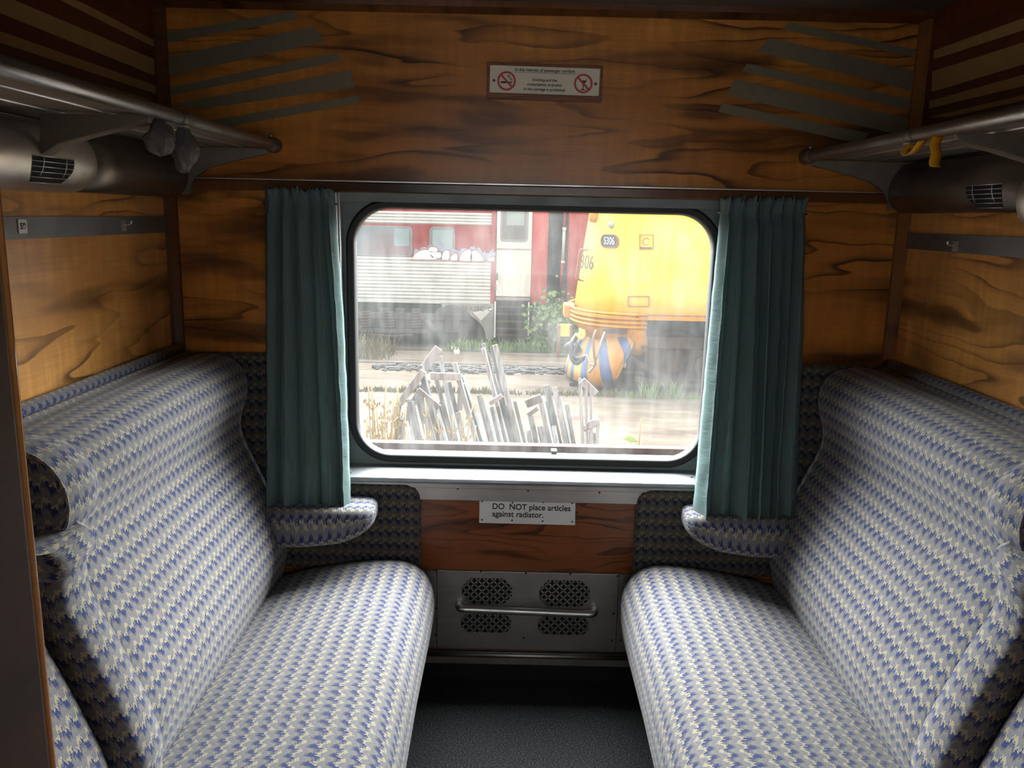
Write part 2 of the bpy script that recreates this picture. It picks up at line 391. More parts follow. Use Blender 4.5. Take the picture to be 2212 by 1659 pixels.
        if parent is not None: o.parent = parent
        else: o.location = o0
        ORIG[o.name] = Vector(o0)
        if bevel:
            b = o.modifiers.new('bevel', 'BEVEL'); b.width = bevel; b.segments = seg; b.limit_method = 'ANGLE'; b.angle_limit = math.radians(40)
        return o

def tag(o, label, cat, group=None, kind=None):
    o['label'] = label; o['category'] = cat
    if group: o['group'] = group
    if kind: o['kind'] = kind
    return o
def thing(name, label, cat, loc, group=None):
    o = bpy.data.objects.new(name, None); o.empty_display_size = 0.05; col.objects.link(o); o.location = loc
    ORIG[o.name] = Vector(loc); return tag(o, label, cat, group)
def struct(o): o['kind'] = 'structure'; return o
def P3(x, y, z): return Vector((x, y, z))
def rrect(cx, cz, hw, hh, r, n=8, y=0.0):
    pts = []
    for sx, sz, a0 in ((1, 1, 0), (-1, 1, 90), (-1, -1, 180), (1, -1, 270)):
        for k in range(n + 1):
            a = math.radians(a0 + 90 * k / n)
            pts.append(P3(cx + sx * (hw - r) + r * math.cos(a), y, cz + sz * (hh - r) + r * math.sin(a)))
    return pts
def text(name, body, loc, size, parent, mat, rot=(PI / 2, 0, 0), align='CENTER', ext=0.0004, sx=1.0, bold=0.0):
    c = bpy.data.curves.new(name, 'FONT'); c.body = body; c.size = size; c.align_x = align; c.align_y = 'CENTER'; c.extrude = ext; c.offset = bold
    c.materials.append(M[mat]); o = bpy.data.objects.new(name, c); col.objects.link(o)
    bpy.context.view_layer.update()
    me = bpy.data.meshes.new_from_object(o.evaluated_get(bpy.context.evaluated_depsgraph_get())); bpy.data.objects.remove(o); me.name = name
    o = bpy.data.objects.new(name, me); col.objects.link(o)
    o.parent = parent; o.location = Vector(loc) - worldloc(parent); o.rotation_euler = rot; o.scale = (sx, 1, 1); return o
def bez(pts, n=10):
    """smooth path through points (Catmull-Rom)"""
    pts = [Vector(p) for p in pts]; q = [pts[0] * 2 - pts[1]] + pts + [pts[-1] * 2 - pts[-2]]; out = []
    for i in range(1, len(q) - 2):
        for k in range(n):
            t = k / n; a, b, c, d = q[i - 1], q[i], q[i + 1], q[i + 2]
            out.append(0.5 * ((2 * b) + (c - a) * t + (2 * a - 5 * b + 4 * c - d) * t * t + (3 * b - a - 3 * c + d) * t ** 3))
    out.append(pts[-1]); return out

# ------------------------------------------------------------------ room shell
XL, XR, YW, ZF, ZC = -1.105, 1.24, 2.70, -0.10, 2.125
YP = 0.75            # compartment face of the door partition
YB = -1.0            # corridor outer wall
WX0, WX1, WZ0, WZ1 = -0.562, 0.70, 0.645, 1.565     # opening in the window wall
def wall_with_hole(x0, x1, y0, y1, z0, z1, hx0, hx1, hz0, hz1):
    b = MB()
    if hx0 > x0: b.box(x0, hx0, y0, y1, z0, z1)
    if hx1 < x1: b.box(hx1, x1, y0, y1, z0, z1)
    if hz1 < z1: b.box(hx0, hx1, y0, y1, hz1, z1)
    if hz0 > z0: b.box(hx0, hx1, y0, y1, z0, hz0)
    return b
struct(wall_with_hole(XL - .1, XR + .1, YW, YW + .10, ZF, 1.60, WX0, WX1, WZ0, WZ1).build('wall_back', 'wood', uvo=(0.35, 0.12), keep=True))
wu = struct(MB().box(XL - .1, XR + .1, YW - .004, YW + .10, 1.60, ZC).build('wall_back_upper', 'wood', uvo=(5.2, 3.02), keep=True))
struct(MB().box(-0.32, 0.46, YW - .012, YW - .001, 0.0, 0.60).build('wall_back_lower', 'wood_low', keep=True))
wl = struct(MB().box(XL - .08, XL, YB, YW, ZF, ZC).build('wall_left', 'wood_side', keep=True))
wr = struct(MB().box(XR, XR + .08, YB, YW, ZF, ZC).build('wall_right', 'wood_side', uvo=(2.4, 0.9), keep=True))
struct(MB().box(XL - .1, XR + .1, YB - .1, YW + .1, ZF - .08, ZF).build('floor', 'carpet', keep=True))
struct(MB().box(XL - .1, XR + .1, YB - .1, YW + .1, ZC, ZC + .06).build('ceiling', 'ceiling', keep=True))
# door partition (the photograph is taken through its doorway) and the corridor side
struct(wall_with_hole(XL, XR, YP - .06, YP, ZF, ZC, -0.50, 0.66, ZF, 1.95).build('wall_front', 'wood_trim', keep=True))
struct(wall_with_hole(XL - .1, XR + .1, YB - .1, YB, ZF, ZC, -0.75, 0.85, 1.05, 1.85).build('wall_corridor', 'wood', keep=True))  # unseen corridor window, its opening enlarged and raised to add fill light
struct(MB().box(-.75, .85, YB - .055, YB - .045, 1.05, 1.85).build('window_2', 'glass', keep=True))
pst = MB(); pst.box(-0.56, -0.468, YP - .08, YP + .02, ZF, 1.95); pst.box(-0.575, -0.555, YP + .0, YP + .032, ZF, 1.95)
struct(pst.build('trim_1', 'wood_post', bevel=0.012, seg=4, keep=True))
b = MB(); b.tube([(-.4768, YP + .026, ZF), (-.4768, YP + .026, 1.95)], .0065, 10); struct(b.build('trim_11', 'wood_bead', keep=True))
pst = MB().box(0.62, 0.72, YP - .08, YP + .02, ZF, 1.95)
struct(pst.build('trim_2', 'wood_post', bevel=0.012, seg=4, keep=True))
# corner posts and horizontal trims
for k, (cx, s) in enumerate(((XL, 1), (XR, -1))):
    b = MB(); b.prism([(cx, YW, 0), (cx + s * .032, YW, 0), (cx + s * .030, YW - .012, 0), (cx + s * .012, YW - .030, 0), (cx, YW - .032, 0)], (0, 0, ZC))
    struct(b.build('trim_%d' % (3 + k), 'wood_trim' if k == 0 else 'wood_corner', keep=True))
b = MB().box(XL, XR, YW - .022, YW, 1.562, 1.594); struct(b.build('trim_5', 'wood_trim', bevel=.004, keep=True))
b = MB().box(XL, XR, YW - .024, YW, 1.594, 1.5975); struct(b.build('trim_6', 'alu', keep=True))
b = MB().prism([(XL, YW, ZC), (XL, YW - .05, ZC), (XL, YW - .04, ZC - .015), (XL, YW, ZC - .03)], (XR - XL, 0, 0)); struct(b.build('trim_7', 'wood_trim', keep=True))
# metal strip along the side walls
for k, (X, s) in enumerate(((XL, 1), (XR, -1))):
    b = MB().box(min(X, X + s * .006), max(X, X + s * .006), YP, YW - .03, 1.426, 1.475)
    struct(b.build('trim_%d' % (8 + k), 'strip', keep=True))

# painted stripes on the upper walls
def quadY(b, q, Y, t=.002):
    b.prism([atY(x, y, Y) for x, y in q], (0, -t, 0))
def Z1(x, y): return (x / 3.16, y / 3.16)
def Z2(x, y): return (1512 + x / 3.16, y / 3.16)
LS = [[(1100, 300), (1100, 228), (2000, 80), (2060, 125)], [(1110, 525), (1110, 395), (2140, 185), (2215, 285)],
      [(1150, 600), (1150, 655), (2330, 415), (2300, 358)], [(1400, 740), (1150, 720), (2395, 480), (2420, 592)], [(1480, 880), (1420, 825), (2450, 650), (2460, 700)]]
RS = [[(560, 200), (610, 150), (1560, 362), (1545, 408)], [(385, 350), (480, 260), (1530, 498), (1500, 632)],
      [(285, 485), (320, 435), (1495, 690), (1480, 762)], [(180, 650), (240, 540), (1450, 815), (1380, 925)], [(125, 765), (150, 705), (1150, 910), (1100, 985)]]
for L_, Zf in ((LS, Z1), (RS, Z2)):
    for q in L_:
        b = MB(); quadY(b, [Zf(*p) for p in q], YW - .0045); o = b.build('decorative_stripe', 'stripe', wu); o['label'] = 'grey green slanting stripe'
def quadX(b, q, X, s):
    b.prism([atX(x, y, X) for x, y in q], (s * .002, 0, 0))
LT = [[(1045, 272), (1045, 322), (150, -130), (560, 20)], [(1050, 405), (1050, 515), (-300, -30), (-300, -165)], [(1060, 585), (1060, 640), (-300, 195), (-300, 110)], [(1065, 690), (900, 660), (-300, 330), (-300, 300)]]
RT = [[(1600, 345), (1600, 405), (2600, 80), (2600, -15)], [(1590, 488), (1585, 628), (2600, 325), (2600, 165)], [(1572, 690), (1566, 742), (2600, 495), (2600, 400)], [(1562, 800), (1700, 800), (2600, 600), (2600, 560)]]
for X_, s_, w_ in ((XL, 1, wl), (XR, -1, wr)):
    b = MB(); b.box(min(X_, X_ + s_ * .0015), max(X_, X_ + s_ * .0015), YP, YW - .03, 1.70, ZC); b.build('upper_panel', 'wood_upper', w_)['label'] = 'dark red brown veneer above the rack'
for q in LT:
    b = MB(); quadX(b, [Z1(*p) for p in q], XL + .0016, 1); b.build('decorative_stripe', 'stripe_tan', wl)['label'] = 'tan slanting stripe'
for q in RT:
    b = MB(); quadX(b, [Z2(*p) for p in q], XR - .0016, -1); b.build('decorative_stripe', 'stripe_tan', wr)['label'] = 'tan slanting stripe'

# ------------------------------------------------------------------ window
GX0, GX1, GZ0, GZ1, GR = -0.520, 0.642, 0.697, 1.517, 0.115
gcx, gcz, ghw, ghh = (GX0 + GX1) / 2, (GZ0 + GZ1) / 2, (GX1 - GX0) / 2, (GZ1 - GZ0) / 2
win = bpy.data.objects.new('window_1', None); col.objects.link(win); win.location = (gcx, YW, GZ0); ORIG['window_1'] = Vector(win.location); struct(win)
def rect_match(pts, x0, x1, z0, z1, y):
    out = []
    cx, cz = (x0 + x1) / 2, (z0 + z1) / 2
    for p in pts:
        dx, dz = p.x - gcx, p.z - gcz
        k = max(abs(dx) / ghw, abs(dz) / ghh)
        ux, uz = dx / k / ghw, dz / k / ghh
        out.append(P3(cx + ux * (x1 - x0) / 2, y, cz + uz * (z1 - z0) / 2))
    return out
def dense(pts, n=6):
    out = []
    for i, p in enumerate(pts):
        q = pts[(i + 1) % len(pts)]
        if (q - p).length > .1:
            out += [p + (q - p) * (k / n) for k in range(n)]
        else: out.append(p)
    return out
gin = dense(rrect(gcx, gcz, ghw, ghh, GR, 10, YW + .03))
gout = dense(rrect(gcx, gcz, ghw + .026, ghh + .026, GR + .026, 10, YW + .03))
b = MB(); b.ring(rect_match(gout, WX0, WX1, WZ0, WZ1, YW + .035), [p + P3(0, .005, 0) for p in gout], (0, .02, 0)); b.build('window_frame', 'frame', win)
b = MB(); rings = []
for off, dy in ((.028, .004), (.024, -.010), (.016, -.013), (.010, -.009), (.006, -.012), (0.0, -.006), (-.003, .004), (-.003, .03)):
    rings.append([p + P3(0, dy, 0) for p in dense(rrect(gcx, gcz, ghw + off, ghh + off, GR + off, 10, YW + .03))])
n = max(len(r) for r in rings); b.loft(rings, closed=True); b.build('rubber_seal', 'rubber', win)
b = MB(); b.prism(rrect(gcx, gcz, ghw + .01, ghh + .01, GR + .01, 10, YW + .050), (0, .003, 0)); b.build('window_pane', 'glass', win)
# aluminium edge strip, reveal, sill and its apron
b = MB(); b.box(-0.590, -0.562, YW - .030, YW + .035, 0.63, 1.562); b.box(-0.562, -0.556, YW - .012, YW + .035, 0.645, 1.562); b.build('edge_strip', 'alu', win, bevel=.003)
b = MB(); b.box(0.700, 0.728, YW - .030, YW + .035, 0.63, 1.562); b.build('edge_strip', 'alu', win, bevel=.003)
b = MB(); b.box(-0.556, 0.700, YW - .010, YW + .035, 1.535, 1.562); b.build('head_strip', 'frame', win)
b = MB(); b.prism([(-0.60, YW + .036, .662), (-0.60, YW - .052, .640), (-0.60, YW - .056, .630), (-0.60, YW - .052, .622), (-0.60, YW - .02, .622), (-0.60, YW + .036, .640)], (1.34, 0, 0)); sill = b.build('window_sill', 'sill', win, bevel=.003)
b = MB()
for px, py in ((757, 1019), (965, 1016), (1141, 1020.5), (1313, 1026), (1494, 1031)):
    p = atZ(px, py, .650); b.lathe([(.0045, 0), (.004, .003), (.0015, .004)], p, 'Z', 10)
b.build('screw', 'screw', sill)
b = MB(); b.box(-0.56, 0.70, YW - .026, YW - .012, 0.556, 0.624); b.box(-0.56, 0.70, YW - .031, YW - .026, 0.600, 0.624); ap = b.build('sill_apron', 'steel', win, bevel=.002)
b = MB()
for px, py in ((989, 1056), (1141, 1060), (1295, 1064)):
    b.lathe([(.0035, 0), (.003, -.002)], atY(px, py, YW - .026), 'Y', 10)
b.build('screw', 'screw_dark', ap)
b = MB(); b.box(-0.9, 1.0, YW + .10, YW + .14, .668, .717); b.build('outer_ledge', 'o_ledge', win)
b = MB(); b.box(-0.62, 0.74, YW + .05, YW + .075, .66, .7005); b.build('outer_bead', 'alu', win)
b = MB(); q = atY(1190, 978, YW + .08); b.box(q.x, q.x + .02, q.y - .02, q.y + .02, .69, q.z + .012)
q = atY(1349, 990, YW + .08); b.box(q.x - .006, q.x + .006, q.y - .02, q.y + .02, .69, q.z + .012); b.build('ledge_clip', 'o_rail', win)

# ------------------------------------------------------------------ seats
PROF = [(.290, .235), (.335, .275), (.357, .33), (.370, .41), (.360, .48), (.335, .55), (.305, .625), (.272, .70), (.243, .765), (.231, .81), (.236, .855), (.250, .90), (.257, .945), (.249, .99), (.225, 1.025), (.185, 1.046), (.135, 1.052), (.085, 1.046), (.050, 1.038)]
def catmull2(p, n=4):
    return [(q.x, q.y) for q in bez([(a, b_, 0) for a, b_ in p], n)]
PR = catmull2(PROF, 4)
def normals(p):
    out = []
    for i in range(len(p)):
        a = p[max(i - 1, 0)]; c = p[min(i + 1, len(p) - 1)]
        dx, dz = c[0] - a[0], c[1] - a[1]; L = math.hypot(dx, dz) or 1; out.append((dz / L, -dx / L))
    return out
def offp(p, o):
    return [(a + nx * o, z + nz * o) for (a, z), (nx, nz) in zip(p, normals(p))]
def prof_at(z):
    for i in range(len(PR) - 1):
        if PR[i][1] <= z <= PR[i + 1][1]:
            t = (z - PR[i][1]) / (PR[i + 1][1] - PR[i][1]); return PR[i][0] + t * (PR[i + 1][0] - PR[i][0])
    return .25

def bench(side, label):
    X = XL if side > 0 else XR
    R = thing('bench_seat', label, 'seat', (X + side * .45, 1.72, ZF), 'facing upholstered bench seats')
    def W(d, y, z): return P3(X + side * d, y, z)
    vs = [0.0]
    for i in range(1, len(PR)): vs.append(vs[-1] + math.hypot(PR[i][0] - PR[i - 1][0], PR[i][1] - PR[i - 1][1]))
    def back(y0, y1, name, lab):
        b = MB(); rings = []; us = []
        ys = [(y0, -.045), (y0 + .004, -.028), (y0 + .012, -.014), (y0 + .025, -.005), (y0 + .045, 0)]
        n = max(3, int((y1 - y0) / .06))
        ys += [(y0 + .045 + (y1 - y0 - .09) * k / n, None) for k in range(1, n)]
        ys += [(y1 - .045, 0), (y1 - .025, -.005), (y1 - .012, -.014), (y1 - .004, -.028), (y1, -.045)]
        for y, o in ys:
            q = offp(PR, (o * (.55 if y0 < 1 else 1)) if o is not None else 0)
            if o is None:
                t = (y - y0) / (y1 - y0); wv = .006 * math.sin(t * PI)          # scooped between the ends
                q = [(d - wv * (1 if z > .8 else .5) + .002 * noise.noise(Vector((y * 9, z * 9, 3 * side))), z) for d, z in q]
            rings.append([W(.03, y, .235)] + [W(d, y, z) for d, z in q] + [W(.03, y, 1.03)]); us.append(y)
        b.loft(rings, closed=False, us=us, vs=[0] + [v + .05 for v in vs] + [vs[-1] + .1])
        for rg, fl in ((rings[0], 1), (rings[-1], 0)):
            i0 = b.add(rg); b.face([i0 + k for k in range(len(rg))])
        o = b.build(name, 'fabric', R); o['label'] = lab
        return o
    back(1.545, 2.655, 'backrest', 'wide backrest nearer the window')
    back(YP + .035, 1.412, 'backrest', 'backrest section nearer the door')
    # wing at the near end of the head roll
    HP = [(.10, 1.046), (.16, 1.050), (.21, 1.038), (.247, 1.005), (.266, .955), (.262, .905), (.238, .868), (.205, .848), (.12, .842), (.08, .90), (.07, .99)]
    hp = HP; b = MB(); rings = []; c0 = (.17, .95)
    for y, k in ((1.500, .93), (1.502, .965), (1.508, .985), (1.52, 1.0), (1.56, 1.05), (1.60, 1.03), (1.64, .90)):
        rings.append([W(c0[0] + (d - c0[0]) * k, y, c0[1] + (z - c0[1]) * k) for d, z in catmull2(hp + [hp[0]], 4)[:-1]])
    b.loft(rings, closed=True, caps=True); b.build('headrest_wing', 'fabric', R, uvo=(.01, .02))
    b = MB(); b.tube([W(c0[0] + (d - c0[0]) * .985, 1.5045, c0[1] + (z - c0[1]) * .985) for d, z in catmull2(hp + [hp[0]], 4)], .0035, 6); b.build('wing_piping', 'fabric', R)
    # piping roll where the back meets the wall
    b = MB(); b.tube([W(.024, y, 1.052) for y in (YP + .04, 1.2, 1.7, 2.2, 2.66)], .021, 12)
    b.tube([W(.055, y, 1.040) for y in (YP + .04, 1.2, 1.7, 2.2, 2.655)], .012, 10); b.build('top_piping', 'fabric', R)
    # folded centre armrest, upright between the two backrests
    b = MB(); rings = []; zs = [.30, .36, .44, .52, .60, .68, .76, .82, .86, .872]
    for i, z in enumerate(zs):
        d = prof_at(z) + .040 - (.015 if i == 0 else 0) - (.030 if i == len(zs) - 1 else .008 if i == len(zs) - 2 else 0) + (.03 if z > .80 else 0) * .35
        y0, y1 = 1.426, 1.538; r = .018
        sec = [(d - .10, y0), (d - r, y0), (d - r * .3, y0 + r * .3), (d, y0 + r), (d + .004, (y0 + y1) / 2), (d, y1 - r), (d - r * .3, y1 - r * .3), (d - r, y1), (d - .10, y1)]
        rings.append([W(a, y, z) for a, y in sec])
    b.loft(rings, closed=True, caps=True, us=None); arm = b.build('centre_armrest', 'fabric', R)
    # rotate the pattern so the teeth run upright on the armrest
    uvl = arm.data.uv_layers[0]
    for l in uvl.data: l.uv = (l.uv[1], l.uv[0])
    b = MB(); rings = []
    for z, g_ in ((.838, .006), (.845, .016), (.862, .016), (.882, .010), (.890, -.010)):
        d = prof_at(.86) + .050 + g_; y0, y1 = 1.402 - .004, 1.542
        rings.append([W(d - .13, y0, z), W(d - .012, y0, z - .004), W(d, y0 + .03, z - .010), W(d, y1 - .02, z + .004), W(d - .02, y1, z + .008), W(d - .13, y1, z + .008)])
    b.loft(rings, closed=True, caps=True); b.build('end_cap', 'fabric', arm)
    # seat cushion
    CS = [(.20, .20), (.26, .270), (.33, .302), (.42, .330), (.55, .357), (.66, .372), (.74, .375), (.79, .366), (.832, .338), (.858, .292), (.866, .240), (.862, .18), (.850, .12), (.83, .07), (.80, .045), (.74, .04), (.50, .04), (.25, .05)]
    cs = catmull2(CS + [CS[0]], 4)[:-1]; cv = [0.0]
    for i in range(1, len(cs) + 1): cv.append(cv[-1] + math.hypot(cs[i % len(cs)][0] - cs[i - 1][0], cs[i % len(cs)][1] - cs[i - 1][1]))
    b = MB(); rings = []; us = []; y0, y1 = YP + .03, 2.662
    ys = [(y0, .05), (y0 + .01, .025), (y0 + .03, .008), (y0 + .06, 0)]
    ys += [(y0 + .06 + (y1 - y0 - .17) * k / 30, 0) for k in range(1, 30)]
    ys += [(y1 - .11, 0.001), (y1 - .07, .006), (y1 - .04, .014), (y1 - .018, .028), (y1 - .005, .046), (y1, .065)]
    cc = (.53, .19)
    for y, ins in ys:
        ring = []
        for d, z in cs:
            kx = 1 - ins / .34; kz = 1 - ins / .19
            grow = .022 * max(0, (2.1 - y) / 1.2) if d > .7 else 0
            dd = cc[0] + (d - cc[0]) * kx + grow; zz = cc[1] + (z - cc[1]) * kz
            if z > .28: zz += .003 * noise.noise(Vector((y * 5, d * 5, 7 * side)))
            for ym in (1.62, 1.24):
                if z > .3: zz -= .004 * math.exp(-((y - ym) / .006) ** 2)
            ring.append(W(dd, y, zz))
        rings.append(ring); us.append(y)
    b.loft(rings, closed=True, caps=True, us=us, vs=cv); b.build('seat_cushion', 'fabric', R, uvo=(.007, .013))
    b = MB(); pa = W(.05, YP + .04, ZF); pb = W(.76, 2.64, .045); b.box(min(pa.x, pb.x), max(pa.x, pb.x), pa.y, pb.y, ZF, .05); b.build('seat_base', 'dark_base', R)
    # upholstered panel on the window wall
    e = .805 if side > 0 else .812     # distance of its free edge from the side wall
    pts = [(.002, .306), (e, .306), (e, .555)]
    for k in range(1, 7):
        a = math.radians(90 * k / 6); pts.append((e - .055 + .055 * math.cos(a), .557 + .055 * math.sin(a)))
    pts += [(.46, .612), (.41, .66), (.375, .80), (.365, 1.00), (.33, 1.045), (.035, 1.045), (.002, 1.03)]
    b = MB(); b.prism([W(d, YW - .036, z) for d, z in pts], (0, .034, 0)); b.build('side_panel', 'fabric_shaded', R, bevel=.012, seg=4, uvo=(.0, .03))
    # armrest at the window end
    b = MB(); rings = []
    for d, zt, zb, yf, yb in ((.28, .573, .435, 2.505, 2.666), (.45, .573, .440, 2.50, 2.666), (.56, .575, .455, 2.50, 2.666), (.62, .575, .478, 2.505, 2.666), (.650, .573, .497, 2.517, 2.66), (.665, .565, .513, 2.535, 2.65), (.670, .550, .53, 2.56, 2.63)):
        r = min(.028, (zt - zb) * .45); sec = []
        for sy, sz, a0 in ((yb, zt, 0), (yf, zt, 90), (yf, zb, 180), (yb, zb, 270)):
            for k in range(5):
                a = math.radians(a0 + 90 * k / 4)
                cy_ = sy - r if sy == yb else sy + r; cz_ = sz - r if sz == zt else sz + r
                sec.append(W(d, cy_ + r * math.cos(a), cz_ + r * math.sin(a)))
        rings.append(sec)
    b.loft(rings, closed=True, caps=True); b.build('window_armrest', 'fabric', R, uvo=(.0, .015))
    return R
bench(1, 'zigzag fabric bench on the left under the rack with grey plastic bags')
bench(-1, 'zigzag fabric bench on the right under the rack with orange tape')

# ------------------------------------------------------------------ curtains
def curtain(top, mid, bot, zt, zb, nf, seed, label, lean=0.0):
    R = thing('curtain', label, 'curtain', ((top[0] + top[1]) / 2, 2.60, zb), 'gathered window curtains')
    NX, NZ = 220, 80; rnd = random.Random(seed)
    def breaks(jit, n):
        wd = [rnd.uniform(1 - jit, 1 + jit) for _ in range(n)]; t = sum(wd); acc = [0.0]
        for q in wd: acc.append(acc[-1] + q / t)
        return acc
    bt, bb = breaks(.35, nf), breaks(.62, nf)
    am = [rnd.uniform(.55, 1.25) for _ in range(nf + 1)]; sk = [rnd.uniform(-.5, .5) for _ in range(nf + 1)]
    def wave(s, t):
        br = [x + (y - x) * min(1, t * 1.3) for x, y in zip(bt, bb)]
        for k in range(nf):
            if s <= br[k + 1] or k == nf - 1:
                u = (s - br[k]) / (br[k + 1] - br[k]); break
        u = min(1, max(0, u)); v = min(1, max(0, u + sk[k] * u * (1 - u)))
        return -am[k] * (abs(math.sin(PI * v)) ** .50), math.sin(2 * PI * v) * am[k]
    rings = []
    for j in range(NZ + 1):
        t = j / NZ; z = zt + (zb - zt) * t; row = []
        def ed(k):
            if t < .4: return top[k] + (mid[k] - top[k]) * (t / .4)
            return mid[k] + (bot[k] - mid[k]) * ((t - .4) / .6)
        x0, x1 = ed(0), ed(1)
        for i in range(NX + 1):
            s = i / NX
            wy, wx = wave(s, t)
            a = .046 + .026 * t
            a *= 1 - .45 * math.exp(-((t - .045) / .028) ** 2)
            y = 2.640 + a * wy - .050 * t ** 1.6
            x = x0 + (x1 - x0) * s + .0075 * wx
            cr = noise.noise(Vector((s * 13, t * 16, seed + 5))) + .6 * noise.noise(Vector((s * 28, t * 30, seed + 9)))
            y += .0045 * cr * (.3 + t)
            x += .0018 * noise.noise(Vector((s * 22, t * 18, seed + 2)))
            if t < .045:
                u = 1 - t / .045
                y += u * .011 * noise.noise(Vector((s * 40, 2.2, seed))); x += u * .014 * noise.noise(Vector((s * 30, 1.3, seed)))
                z_ = z + u * .024 * noise.noise(Vector((s * 34, 4.0, seed)))
            else: z_ = z + t * (.006 * math.sin(s * 7 + seed) + lean * (s - .5) - .004 * wy)
            row.append(P3(x, y, z_))
        rings.append(row)
    b = MB(); b.loft(rings, us=[j * (zt - zb) / NZ for j in range(NZ + 1)], vs=[i * .5 / NX for i in range(NX + 2)])
    o = b.build('cloth', 'curtain', R)
    sm = o.modifiers.new('solid', 'SOLIDIFY'); sm.thickness = .0012
    b = MB(); b.tube([(top[0] - .01, 2.640, zt - .045), (top[1] + .01, 2.640, zt - .045)], .003, 8); b.build('curtain_wire', 'screw', R)
    return R
curtain((-.775, -.562), (-.783, -.537), (-.790, -.517), 1.568, .562, 5, 4, 'teal gathered curtain hanging at the left side of the window')
curtain((.636, .893), (.622, .918), (.600, .935), 1.570, .560, 7, 11, 'teal gathered curtain hanging at the right side of the window')

# ------------------------------------------------------------------ luggage racks
def rack(side, label):
    X = XL if side > 0 else XR
    xb = -.755 if side > 0 else .90
    R = thing('luggage_rack', label, 'luggage rack', (X, 1.72, 1.54), 'luggage racks above the benches')
    zb = 1.699; y0, y1 = YP + .02, YW - .012
    b = MB(); b.tube([(xb, y0, zb), (xb, 1.5, zb), (xb, y1 - .03, zb)], .0155, 18); br = b.build('rail', 'bar', R)
    b = MB(); b.lathe([(.0155, -.055), (.021, -.05), (.023, -.01), (.023, 0)], (xb, y1, zb), 'Y', 20); b.build('rail_socket', 'rack_dark', R)
    b = MB(); b.lathe([(.006, 0), (.005, .006), (.001, .009)], (xb, y1 - .035, zb + .0225), 'Z', 10); b.build('socket_screw', 'alu', R)
    for k, (da, dc) in enumerate(((.022, .092), (.104, .196), (.208, .335))):
        xa, xc = xb - side * da, xb - side * dc; za = 1.693 - .001 * k
        b = MB(); b.prism([(xa, y0, za), (xc, y0, za), (xc, y0, za + .006), (xa, y0, za + .006)], (0, y1 - y0 - .01, 0)); sl_ = b.build('slat', 'rack', R)
        b = MB(); b.tube([(xc, y0, za - .001), (xc, y1 - .012, za - .001)], .0032, 8); b.build('slat_edge', 'alu', sl_)
    # brackets with a flanged lower edge
    for yb in (1.80, YW - .030):
        low = [(xb - side * .004, 1.690), (xb - side * .02, 1.672), (xb - side * .10, 1.655), (xb - side * .20, 1.628), (xb - side * .245, 1.600), (xb - side * .262, 1.570), (xb - side * .268, 1.545)]
        if yb < 2: low = low[:5]
        pts = [(x, yb, z) for x, z in low] + ([(X + side * .115, yb, 1.688)] if yb < 2 else [(X + side * .01, yb, 1.542), (X + side * .01, yb, 1.688)]) + [(xb - side * .03, yb, 1.689)]
        b = MB(); b.prism(pts, (0, .006, 0))
        fl = 0.042 if yb < 2 else .032
        for (xa, za), (xc, zc) in zip(low[1:-1], low[2:]):
            b.hexa([(xa, yb - fl * .1, za), (xc, yb - fl * .1, zc), (xc, yb + fl * (.9 if yb < 2 else .5), zc), (xa, yb + fl * (.9 if yb < 2 else .5), za), (xa, yb - fl * .1, za + .004), (xc, yb - fl * .1, zc + .004), (xc, yb + fl * (.9 if yb < 2 else .5), zc + .004), (xa, yb + fl * (.9 if yb < 2 else .5), za + .004)])
        b.build('bracket', 'rack', R)
    return R
RL = rack(1, 'metal luggage rack on the left wall with a crumpled bag hanging')
RR = rack(-1, 'metal luggage rack on the right wall with orange tape hanging')

def duct(side, y0, y1, label):
    X = XL if side > 0 else XR
    R = thing('air_duct', label, 'duct', (X, 2.0, 1.535), 'air ducts along the walls')
    P_ = [(.004, 1.540), (.030, 1.534), (.060, 1.545), (.080, 1.570), (.085, 1.600), (.075, 1.640), (.055, 1.668), (.045, 1.680), (.004, 1.680)]
    q = catmull2(P_, 4); b = MB()
    b.loft([[P3(X + side * d, y, z) for d, z in q] for y in (y0, 2.2, y1)], closed=True, caps=True); b.build('duct_body', 'duct', R)
    return R, q
def grille(R, prof, side, ya, yb, za, zb, off, nb=5):
    """slotted vent following the curved face between heights za and zb; prof = (d, z)"""
    X = XL if side > 0 else XR
    out = [(d, z) for d, z in prof if d > .02]
    def dz(z):
        best = None
        for (d0, z0), (d1, z1) in zip(out, out[1:]):
            if min(z0, z1) <= z <= max(z0, z1) and abs(z1 - z0) > 1e-6:
                d = d0 + (d1 - d0) * (z - z0) / (z1 - z0); best = d if best is None else max(best, d)
        return best or out[0][0]
    b = MB(); rings = []
    for k in range(9):
        z = za + (zb - za) * k / 8; cut = .022 * (1 - min(1, (z - za) / (.6 * (zb - za)))) ** 1.5
        d = dz(z) + off * .4
        rings.append([P3(X + side * d, ya + cut, z), P3(X + side * d, yb - cut, z)])
    b.loft(rings); g_ = b.build('vent_opening', 'black', R)
    b = MB()
    for k in range(nb + 1):
        z = za + (zb - za) * k / nb; cut = .022 * (1 - min(1, (z - za) / (.6 * (zb - za)))) ** 1.5
        d = dz(z) + off; b.tube([P3(X + side * d, ya + cut, z), P3(X + side * d, yb - cut, z)], .0011, 6)
    for y in (ya + .25 * (yb - ya), ya + .8 * (yb - ya)):
        b.tube([P3(X + side * (dz(za + (zb - za) * k / 8) + off), y, za + (zb - za) * k / 8) for k in range(2, 9)], .0011, 6)
    b.build('vent_grid', 'alu', g_)
dl, ql = duct(1, 2.062, 2.66, 'curved dark metal air duct under the left luggage rack')
dr, qr = duct(-1, 1.932, 2.66, 'curved dark metal air duct with grille under the right luggage rack')
grille(dr, qr, -1, 2.04, 2.20, 1.545, 1.600, .002)
